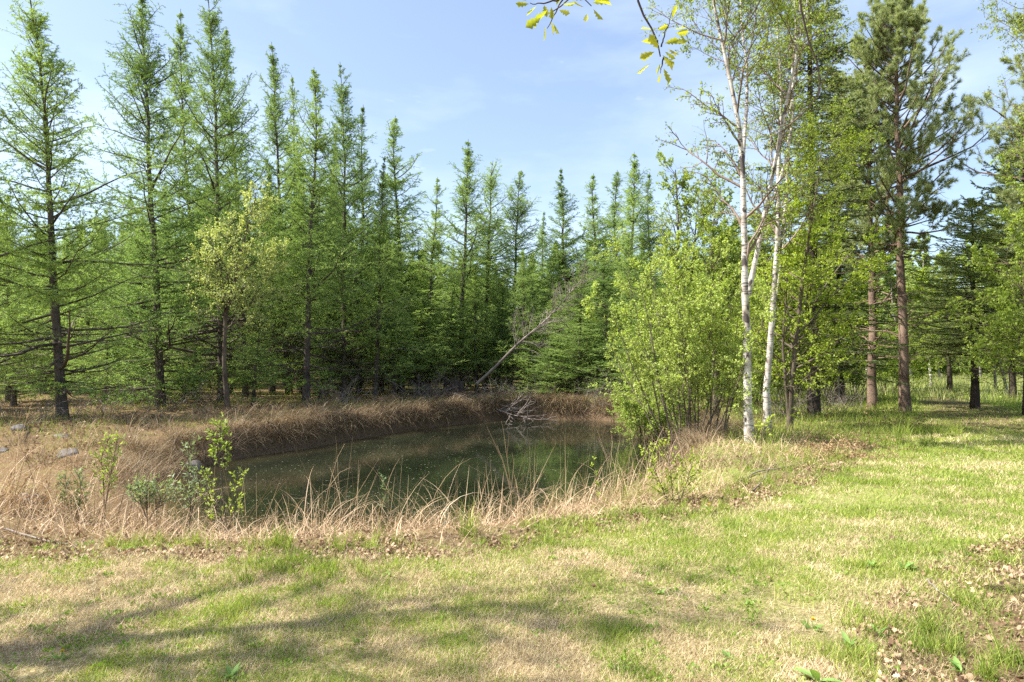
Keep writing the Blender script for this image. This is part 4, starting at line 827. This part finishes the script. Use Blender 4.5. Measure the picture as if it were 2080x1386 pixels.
FB = [broadleaf(111, bush(111, 9, .9, 5.5, .6), .05, nb=12, Lb=1.6, q1=8, q2=6, leafn=8, ln=.13, wd=.09, t0=.06, up1=.3, sides=5), broadleaf(112, bush(112, 8, 1.2, 4.2, .6), .04, nb=12, Lb=1.5, q1=8, q2=6, leafn=8, ln=.13, wd=.09, t0=.06, up1=.3, sides=5)]
for d in (58, 71, 84, 96):
    for px in range(-90 if d > 60 else 1300, 2300, int(4600 / d) + 14):
        x = (px + rr.uniform(-18, 18) - 1040) / F * d; i = rr.randrange(2); s_ = rr.uniform(.75, 1.15)
        if d < 60 and 1740 < px < 2200: continue
        plant("woodland_shrub", [("trunk", FB[i][0], M['greybark']), ("crown", FB[i][1], M['farleaf'])], (x, d, hz(x, d)), "low leafy shrub filling the far edge of the wood", "shrub", "shrubs along the far wood edge", (s_, s_, s_), (0, 0, rr.uniform(0, 6.28)))

def brush_mesh(seed):
    rng = np.random.default_rng(seed); n = 26; a = rng.uniform(0, 6.28, n); P0 = np.stack([rng.normal(0, .5, n), rng.normal(0, .4, n), np.full(n, -.03)], 1); D = np.stack([np.cos(a), np.sin(a), rng.uniform(.2, 1.8, n)], 1)
    B = curves(P0, D, rng.uniform(.6, 1.7, n), 8, rng, -.2, .2); acc = Acc(); acc.tubes(B, taperR(np.full(n, .010), 8, .2), 4); C, _, _ = spawn(B, 8, rng, .15, 1, .8, plen(B) * .45, 6, 0, .2); acc.tubes(C, taperR(np.full(len(C), .005), 6, .3), 3); return acc.mesh("dead_brush")
BR = [brush_mesh(301), brush_mesh(302)]; k_ = 0
for px, d in [(180, 20), (245, 23.5), (345, 21.5), (690, 24), (850, 27), (890, 28), (960, 28), (1010, 29.5), (1060, 28), (1215, 27), (1275, 25.5), (1590, 19), (1680, 22), (1715, 24), (60, 17), (420, 24)]:
    x = (px - 1040) / F * d
    if spond(np.array([x]), np.array([d]))[0] < .4: d += 1.5; x = (px - 1040) / F * d
    k_ += 1; o = link("dead_brush", BR[k_ % 2], M['deadwood']); o.location = (x, d, hz(x, d)); o.rotation_euler = (0, 0, k_ * 1.7); o.scale = (.8 + .05 * (k_ % 7),) * 3
    tag(o, "small tangle of bare grey twigs on the wood floor at the edge of the trees", "dead brush", "dead brush under the trees")

# ---- overhanging oak, trunk behind the viewing place, its twigs hanging into the top of the frame
def oak_leaf_mesh(acc, Pp, D, size, rng):
    out = np.array([(0, 0), (.15, .05), (.3, .17), (.38, .10), (.5, .25), (.6, .15), (.74, .27), (.84, .14), (1, 0)]); n = len(Pp)
    D = nrm(D); S = nrm(np.cross(D, rng.normal(size=(n, 3)))); N = np.cross(S, D); size = size[:, None]; cu = rng.uniform(-.3, .5, (n, 1))
    def pt(a, b): return Pp + (D * a + S * b + N * (abs(b) * .45 + cu * a * a * .4)) * size
    acc.grid(np.stack([np.stack([pt(a, b) for a, b in out], 1), np.stack([pt(a, 0) for a, b in out], 1), np.stack([pt(a, -b) for a, b in out], 1)], 2))
def oak():
    rng = np.random.default_rng(201); base = np.array([2.2, -2.6, 0]); wood = Acc(); leaf = Acc()
    tr = resample([(2.2, -2.6, -.2), (2.1, -2.5, 2), (1.9, -2.2, 4), (1.6, -1.8, 6), (1.4, -1.6, 8.5)], 14); wood.tubes(tr[None], taperR([.26], 14, .3), 12)
    limbs = [[(2.0, -2.3, 3.2), (1.9, -.8, 4.3), (1.6, 1.0, 5.0), (1.0, 3.0, 5.6), (0.3, 5.0, 6.2)], [(1.9, -2.2, 3.8), (1.2, -1.2, 5.2), (.2, .0, 6.0), (-.6, 1.2, 6.8)],
             [(1.7, -1.9, 5), (2.8, 0, 6.3), (3.5, 2.2, 7.2), (3.6, 4.0, 7.8)], [(1.6, -1.8, 6), (0, -.8, 7.4), (-1.2, 1, 8.2)], [(1.5, -1.7, 7), (1.8, .5, 8.6), (1.4, 3, 9.2)], [(2.0, -2.3, 4), (1.0, .6, 5.6), (-.4, 3.0, 6.4), (-1.4, 4.6, 6.9)], [(1.9, -2.2, 4.6), (1.6, -4, 6.4), (1.2, -5.4, 7.6)]]
    LB = np.stack([resample(l, 14) for l in limbs]); wood.tubes(LB, taperR(np.array([.07, .07, .07, .06, .06, .07, .07]), 14, .2), 7)
    B, par, t = spawn(LB, 12, rng, .3, 1, .9, [1.5], 8, .2, .16, 0, .35); wood.tubes(B, taperR(np.full(len(B), .02), 8, .25), 5)
    C, _, _ = spawn(B, 6, rng, .2, 1, .8, plen(B) * .5, 6, .1, .18); wood.tubes(C, taperR(np.full(len(C), .008), 6, .4), 4)
    E, TT = at(C, rng.uniform(.4, 1, (len(C), 2))); E = np.repeat(E.reshape(-1, 3), 3, 0); TT = np.repeat(TT.reshape(-1, 3), 3, 0)
    z_ok = (F * (E[:, 2] - CAM_H) > (E[:, 1]) * 760) | (E[:, 1] < .4); E, TT = E[z_ok], TT[z_ok]
    oak_leaf_mesh(leaf, E, TT * .4 + nrm(rng.normal(size=E.shape)), rng.uniform(.06, .11, len(E)), rng)
    # the twigs that hang into the view
    tw = [([(1345, -260), (1300, -120), (1298, -10), (1312, 30), (1330, 62), (1345, 95), (1347, 118)], 2.3, .0075), ([(1630, -260), (1612, -90), (1622, 0), (1628, 45), (1640, 90), (1660, 135), (1664, 170), (1661, 205)], 2.5, .0065),
          ([(1200, -250), (1190, -90), (1170, -40), (1150, -6), (1128, 14), (1112, 22)], 2.3, .006), ([(1170, -40), (1140, 5), (1118, 45), (1112, 56)], 2.3, .004), ([(1150, -6), (1115, 8), (1085, 4)], 2.3, .004), ([(1230, -250), (1200, -70), (1190, -10), (1186, 14), (1200, 18)], 2.3, .005), ([(1345, 95), (1358, 60), (1366, 30)], 2.3, .003), ([(1347, 118), (1345, 150)], 2.3, .003)]
    for pts, d, r in tw:
        S = resample([P3(x, y, d) for x, y in pts], 14) + np.cumsum(rng.normal(0, .002, (14, 3)), 0); wood.tubes(S[None], taperR([r], 14, .3), 6)
    for a, b in (((1345, -260), (1.9, -.8, 4.3)), ((1630, -260), (1.95, -1.2, 4.1)), ((1200, -250), (1.8, 0, 4.6)), ((1230, -250), (1.8, 0, 4.6))):
        p = P3(a[0], a[1], 2.5 if a[0] == 1630 else 2.3); wood.tubes(resample([p, (p + np.array(b)) / 2 + [.1, 0, .15], b], 14)[None], taperR([.012], 14, 1.6), 5)
    lf = [(1075, 8, -1, 0), (1090, 12, -.5, -.6), (1070, 2, -1, .3), (1105, 10, .2, -1), (1112, 20, -.6, -.8), (1100, 35, -1, -.6), (1118, 42, .2, -1), (1124, 48, .6, -1), (1130, 12, .4, .8), (1142, 8, 1, .2), (1150, 0, 1, .3), (1120, 14, 0, -1), (1085, 2, -.6, .6), (1095, 25, -.3, -1), (1135, 20, .8, -.4), (1108, 52, -.2, -1),
          (1187, 15, -.8, .2), (1205, 18, .8, -.9), (1203, 6, 1, .2), (1192, 28, -.1, -1), (1190, 0, -.7, .4), (1212, 4, 1, -.1),
          (1325, 60, -1, .1), (1335, 62, .9, .3), (1366, 38, .3, 1), (1368, 60, 1, -.2), (1372, 68, 1, .3), (1350, 88, 1, .2), (1364, 88, 1, 0), (1338, 100, -.6, .8), (1330, 105, -1, -.5), (1346, 112, .7, -.9), (1350, 105, 1, -.5), (1352, 118, .5, -1), (1344, 128, -.4, -1), (1322, 128, -1, -.5), (1348, 138, .2, -1), (1342, 148, -.1, -1), (1356, 98, .8, -.6), (1340, 92, -.9, .2)]
    ray_d = 2.3; A = np.array([P3(x, y, ray_d + rng.uniform(-.05, .05)) for x, y, _, _ in lf]); Dd = np.array([(dx, rng.uniform(-.5, .3), dy) for _, _, dx, dy in lf]); oak_leaf_mesh(leaf, A, Dd, rng.uniform(.038, .066, len(lf)), rng)
    e = empty("oak_tree", tuple(base), "oak behind the viewpoint whose bare twigs and yellow new leaves hang in at the top", "oak tree")
    o1 = link("trunk", wood.mesh("oak_trunk", True), M['darkbark'], e); o2 = link("crown", leaf.mesh("oak_crown"), M['oakleaf'], e)
    for o in (o1, o2): o.location = -Vector(base)
oak()
bb = proto_tree(205, 11.5, .2, nb=20, Lb=2.8, q1=6, q2=5, leafn=3, ln=.07, wd=.06, t0=.5, up1=.3)
plant("maple_tree", [("trunk", bb[0], M['darkbark']), ("crown", bb[1], M['mapleleaf'])], (-8.5, 2.2, 0), "tree outside the frame on the left casting dappled shade on the lawn", "maple tree")

# ---- saplings, weeds and stalks at the near shore
def sapling(pts, d, label, leaf='mapleleaf', seed=1, ln=.06, wd=.028, n=16, Lb=.16, t0=.1, name="sapling", cat="sapling", lf=6, extra=[], r=.007):
    rng = np.random.default_rng(seed); base = P3(*pts[0], d); base[2] = hz(base[0], d)
    S = np.stack([stempx(p, d, base, 14) for p in [pts] + extra]); S[0, 0, 2] = 0; wood = Acc(); lv = Acc(); wood.tubes(S, taperR(np.full(len(S), r), 14, .3), 5)
    B, _, _ = spawn(S, n, rng, t0, .98, .8, [Lb], 5, .4, .12, 0, .4); wood.tubes(B, taperR(np.full(len(B), .003), 5, .5), 3)
    for pa, q in ((B, lf),):
        P_, T_ = at(pa, rng.uniform(.2, 1, (len(pa), q))); P_ = P_.reshape(-1, 3); T_ = T_.reshape(-1, 3); s_ = rng.uniform(.6, 1.2, len(P_)); leaves(lv, P_, T_ * .6 + nrm(rng.normal(size=P_.shape)) * .7, s_ * ln, s_ * wd, rng)
    e = empty(name, tuple(base), label, cat, "saplings on the near shore"); link("stem", wood.mesh("stem", True), M['shrubbark'], e); link("leaves", lv.mesh("leaves"), M[leaf], e)
sapling([(462, 1085), (452, 1000), (445, 930), (448, 860)], 7.4, "tallest leafy sapling on the near shore, its leafy top against the far bank", 'birchleaf', 1, .055, .026, 34, .22, .55, lf=6)
sapling([(462, 1085), (448, 1050), (425, 1010), (418, 960)], 7.3, "side shoot sapling with small leaves at the foot of the tallest one", 'birchleaf', 2, .045, .02, 20, .18, .2, lf=6, extra=[[(462, 1080), (480, 1020), (486, 960)]])
sapling([(212, 1040), (210, 980), (205, 930), (222, 890)], 8.0, "two tipped bright leafed sapling over the dry grass near the rocks", 'birchleaf', 3, .048, .019, 28, .2, .2, extra=[[(212, 1040), (225, 960), (240, 885)]])
sapling([(385, 1060), (388, 1000), (382, 940), (384, 895)], 7.8, "grey-green thin willow shoot beside the tallest leafy sapling", 'greyleaf', 4, .06, .014, 30, .24, .2, extra=[[(385, 1060), (400, 1000), (405, 960)]])
sapling([(300, 1060), (296, 1020), (300, 985)], 7.6, "low silvery willow shrub between the two tipped sapling and the grey-green shoot", 'greyleaf', 5, .065, .015, 34, .26, .3, extra=[[(300, 1060), (330, 1010), (352, 985)], [(300, 1060), (285, 1020), (272, 990)]])
sapling([(150, 1070), (140, 1020), (132, 970)], 8.0, "narrow leafed green willow shoot in the dry reeds near the grey rock", 'greyleaf', 6, .07, .016, 28, .18, .25, extra=[[(150, 1070), (165, 1000), (160, 960)]])
sapling([(790, 1060), (782, 1010), (774, 968)], 8.2, "small lone willow shoot among arching reeds before open water", 'greyleaf', 7, .045, .010, 14, .09, .3, r=.004)
sapling([(1370, 1085), (1368, 1020), (1362, 960), (1355, 900)], 8.0, "small bushy sapling with tiny bright leaves standing before the willow stems", 'mapleleaf', 8, .035, .02, 22, .32, .25, lf=12, extra=[[(1370, 1050), (1340, 980), (1318, 920)], [(1370, 1050), (1395, 980), (1410, 930)]], name="small_shrub", cat="shrub")
sapling([(1545, 920), (1550, 880), (1555, 850)], 12.0, "leafy shoot at the foot of the thick white birch", 'mapleleaf', 9, .06, .035, 12, .3, .3)
sapling([(1215, 1060), (1212, 990), (1205, 930)], 8.6, "slim sapling with few yellow leaves in the pale reeds before the water", 'mapleleaf', 10, .045, .02, 8, .08, .3, r=.004)
def stalk(stems, d, label, r=.006, mat='reed', name="dead_stalk"):
    base = P3(*stems[0][0], d); base[2] = hz(base[0], d); S = np.stack([stempx(p, d, base, 14) for p in stems]); S[0, 0, 2] = -.02; acc = Acc(); acc.tubes(S, taperR([r] + [r * .6] * (len(S) - 1), 14, .35), 5)
    o = link(name, acc.mesh(name, True), M[mat]); o.location = base; tag(o, label, "dead stalk", "dead stalks at the pond edge")
stalk([[(1040, 1075), (1038, 1000), (1022, 940), (1010, 905)], [(1036, 985), (1020, 930), (1002, 895), (988, 865)], [(1037, 985), (1030, 930), (1022, 870), (1018, 855)], [(1025, 945), (1005, 905), (988, 890)], [(1030, 930), (1034, 880)], [(1038, 1000), (1044, 940), (1040, 920)]], 7.6, "pale branched dead weed stalk fanning like antlers over the middle of the pond", .005)
stalk([[(275, 1080), (285, 990), (300, 920), (318, 850)], [(300, 920), (318, 895), (330, 880)], [(303, 900), (306, 870), (315, 850)]], 7.8, "tall thin forked dead stem leaning right before the dry bank", .004)
stalk([[(1242, 1030), (1240, 960), (1228, 920), (1215, 890)], [(1240, 950), (1244, 900), (1240, 870)], [(1236, 935), (1222, 900), (1212, 872)]], 8.2, "forked pale dead stem standing in front of the bright willow reflection", .004)
stalk([[(1292, 1010), (1300, 950), (1318, 905), (1350, 888)], [(1300, 950), (1285, 900), (1281, 870)]], 8.2, "curved grey dead stem arching toward the willow bush", .004)
stalk([[(650, 1080), (665, 1000), (685, 930), (700, 902)], [(668, 990), (690, 960), (712, 950)]], 7.8, "reddish bent dead stem above the middle clump of reeds", .004)
stalk([[(1600, 1020), (1596, 960), (1604, 900)], [(1598, 960), (1590, 930)]], 8.8, "thin upright weed stem in the rough grass between birch and lawn", .003)
# fallen branch
def fallen(px, d, r, label):
    pts = [PG(x, y, 0) for x, y in px]; S = resample([(p[0], p[1], hz(p[0], p[1]) + .03) for p in pts], 14); S += np.cumsum(np.random.default_rng(len(px)).normal(0, .004, (14, 3)), 0); acc = Acc(); b = S[0].copy(); acc.tubes((S - b)[None], taperR([r], 14, .4), 7)
    o = link("fallen_branch", acc.mesh("fallen_branch", True), M['deadwood']); o.location = b; tag(o, label, "branch")
fallen([(-60, 1074), (0, 1078), (60, 1092), (110, 1106), (165, 1112)], 0, .012, "bleached fallen branch lying across the dead leaves at the left")
fallen([(1500, 985), (1540, 970), (1590, 962), (1640, 948)], 0, .012, "pale fallen stick on the grass near the foot of the thick birch")
fallen([(1530, 1005), (1550, 985), (1560, 962), (1580, 950)], 0, .010, "short crooked stick crossing the pale fallen one")
fallen([(1880, 1190), (1910, 1220), (1935, 1242)], 0, .006, "thin straw coloured twig lying on the dead leaf pile")
# rocks
def rock(px, py, w, h, label, z=None, seed=1):
    rng = np.random.default_rng(seed); c = PG(px, py, -.3); acc = Acc(); n, m = 20, 12; u = np.linspace(0, 2 * math.pi, n, endpoint=False); v = np.linspace(.01, math.pi - .01, m); U, V = np.meshgrid(u, v)
    X = np.cos(U) * np.sin(V); Y = np.sin(U) * np.sin(V); Z = np.cos(V)
    for _ in range(9):
        nn = nrm(rng.normal(size=3)); t = rng.uniform(.62, .9); dd = X * nn[0] + Y * nn[1] + Z * nn[2]; o = np.maximum(dd - t, 0); X = X - nn[0] * o; Y = Y - nn[1] * o; Z = Z - nn[2] * o
    r = 1 + .12 * (vn(X * 3 + 5, Y * 3 + Z * 4, 1, seed) - .5)
    acc.grid(np.stack([X * r * w, Y * r * w * .8, Z * r * h], -1)[None], True); o = link("rock", acc.mesh("rock"), M['rock']); o.location = (c[0], c[1], hz(c[0], c[1]) - h * .2); tag(o, label, "rock", "rocks at the end of the pond")
rock(60, 1012, .26, .20, "grey angular rock low in the reeds at the left end of the pond", seed=1)
rock(140, 948, .22, .15, "rounded brownish rock half hidden in brown grass up the left bank", seed=2)
rock(125, 925, .2, .14, "small bluish rock touching the rounded brownish one", seed=3)
rock(385, 932, .25, .18, "pale grey rock at the water's edge behind the grey-green willow shoot", seed=4)
rock(38, 915, .2, .14, "grey stone in dark grass above the angular rock", seed=5)
rock(5, 940, .12, .1, "little white stone at the left edge of the frame", seed=6)
rock(300, 975, .16, .08, "flat dark stone at the tip of the pond", seed=7)
# dandelions and broad weeds
def dandelion(px, py, label, s=1.0):
    c = PG(px, py); rng = np.random.default_rng(int(px)); st = Acc(); fl = Acc(); hgt = .06 * s; st.tubes(np.array([[[0, 0, 0], [.003, 0, hgt * .6], [.006, 0, hgt]]]), np.full((1, 3), .0018), 5)
    n = 70; P_ = np.tile([[.006, 0, hgt]], (n, 1)); D = nrm(np.concatenate([rng.normal(size=(n, 2)), rng.uniform(.1, 1.2, (n, 1))], 1)); leaves(fl, P_, D, .016 * s, .006 * s, rng)
    lf = Acc(); n = 9; a = rng.uniform(0, 6.28, n); leaves(lf, np.zeros((n, 3)), np.stack([np.cos(a), np.sin(a), rng.uniform(.2, .8, n)], 1), .09 * s, .022 * s, rng)
    e = empty("dandelion", (c[0], c[1], hz(*c)), label, "dandelion", "dandelions in the lawn"); link("stem", st.mesh("stem"), M['broad'], e); link("flower", fl.mesh("flower"), M['yellow'], e); link("leaves", lf.mesh("leaves"), M['broad'], e)
dandelion(1650, 1285, "yellow dandelion in the lawn nearest the dead leaf pile", 1.0)
dandelion(124, 1345, "small orange yellow dandelion in the lawn near the bottom left corner", .7)
dandelion(1440, 1040, "yellow flower in the rough grass below the small bushy sapling", 1.0)
dandelion(1918, 930, "small far yellow dandelion on the sunny path lawn", 1.0)
def weed(px, py, n, ln, label, el=(.3, 1.3), wd=.38):
    c = PG(px, py); rng = np.random.default_rng(int(px + py)); a = rng.uniform(0, 6.28, n); e_ = rng.uniform(*el, n); D = np.stack([np.cos(a) * np.cos(e_), np.sin(a) * np.cos(e_), np.sin(e_)], 1); L0 = rng.uniform(.6, 1.1, n) * ln
    acc = Acc(); k = 7; t = np.linspace(0, 1, k); S = nrm(np.cross(D, [0, 0, 1.0])); N = np.cross(S, D); prof = np.sin(np.clip(t, .02, .98) * math.pi) ** .7 * (1 - .25 * t); rows = []
    for side in (-1, 0, 1):
        rows.append(D[:, None] * (t[None, :, None] * L0[:, None, None]) + S[:, None] * (side * wd * .5 * prof)[None, :, None] * L0[:, None, None] + N[:, None] * ((-.35 * t ** 2) + abs(side) * .07 * prof)[None, :, None] * L0[:, None, None])
    acc.grid(np.stack(rows, 2)); o = link("broadleaf_weed", acc.mesh("broadleaf_weed", True), M['broad']); o.location = (c[0], c[1], hz(*c)); tag(o, label, "weed", "broad leafed weeds by the dead leaves")
weed(1660, 1395, 9, .13, "large broad leafed weed at the bottom edge below the dandelion")
weed(1725, 1325, 6, .10, "upright broad leafed weed right of the dandelion", (.8, 1.4))
weed(1785, 1300, 6, .09, "broad leafed weed beside the first long grass tuft on the leaf pile")
weed(1950, 1375, 6, .10, "weed with one big leaf in the dead leaves near the bottom right corner")
weed(1840, 1165, 12, .09, "low green weed patch at the edge of the oak shade", (.5, 1.3))
weed(1770, 1160, 14, .08, "clump of small light green leaves in the shade patch on the lawn", (.3, 1.3))
weed(1480, 1345, 10, .06, "small yellow-green rosette in the lawn at the bottom middle")
weed(470, 1385, 10, .07, "leafy rosette in the lawn at the bottom edge, left part")
weed(1345, 1215, 10, .05, "little rosette in the open sunny lawn")
# dead bracken heaps
def bracken(px, py, label, seed):
    rng = np.random.default_rng(seed); c = PG(px, py); n = 60; P0 = np.zeros((n, 3)); P0[:, :2] = rng.normal(0, .25, (n, 2)) * [1.5, .8]; D = np.concatenate([rng.normal(size=(n, 2)) * [1, .5], rng.uniform(.05, .6, (n, 1))], 1)
    B = curves(P0, D, rng.uniform(.3, .8, n), 8, rng, -.8, .08); B[..., 2] = np.maximum(B[..., 2], .01); st = Acc(); st.tubes(B, taperR(np.full(n, .005), 8, .3), 4); fr = Acc()
    P_, T_ = at(B, rng.uniform(.2, 1, (n, 14))); leaves(fr, P_.reshape(-1, 3), T_.reshape(-1, 3) * .4 + nrm(rng.normal(size=(n * 14, 3))), .07, .02, rng)
    e = empty("dead_bracken", (c[0], c[1], hz(*c)), label, "dead bracken", "dead bracken heaps"); link("stems", st.mesh("stems"), M['fern'], e); link("fronds", fr.mesh("fronds"), M['fern'], e)
bracken(1725, 918, "orange-brown heap of dead bracken between the birches and the lawn corner", 1)
bracken(1665, 935, "smaller dead bracken heap left of the orange-brown one", 2)
bracken(1830, 870, "flattened dead bracken at the foot of the straight trunked pine", 3)
bracken(-10, 1010, "dead bracken and stems at the left edge above the fallen branch", 4)
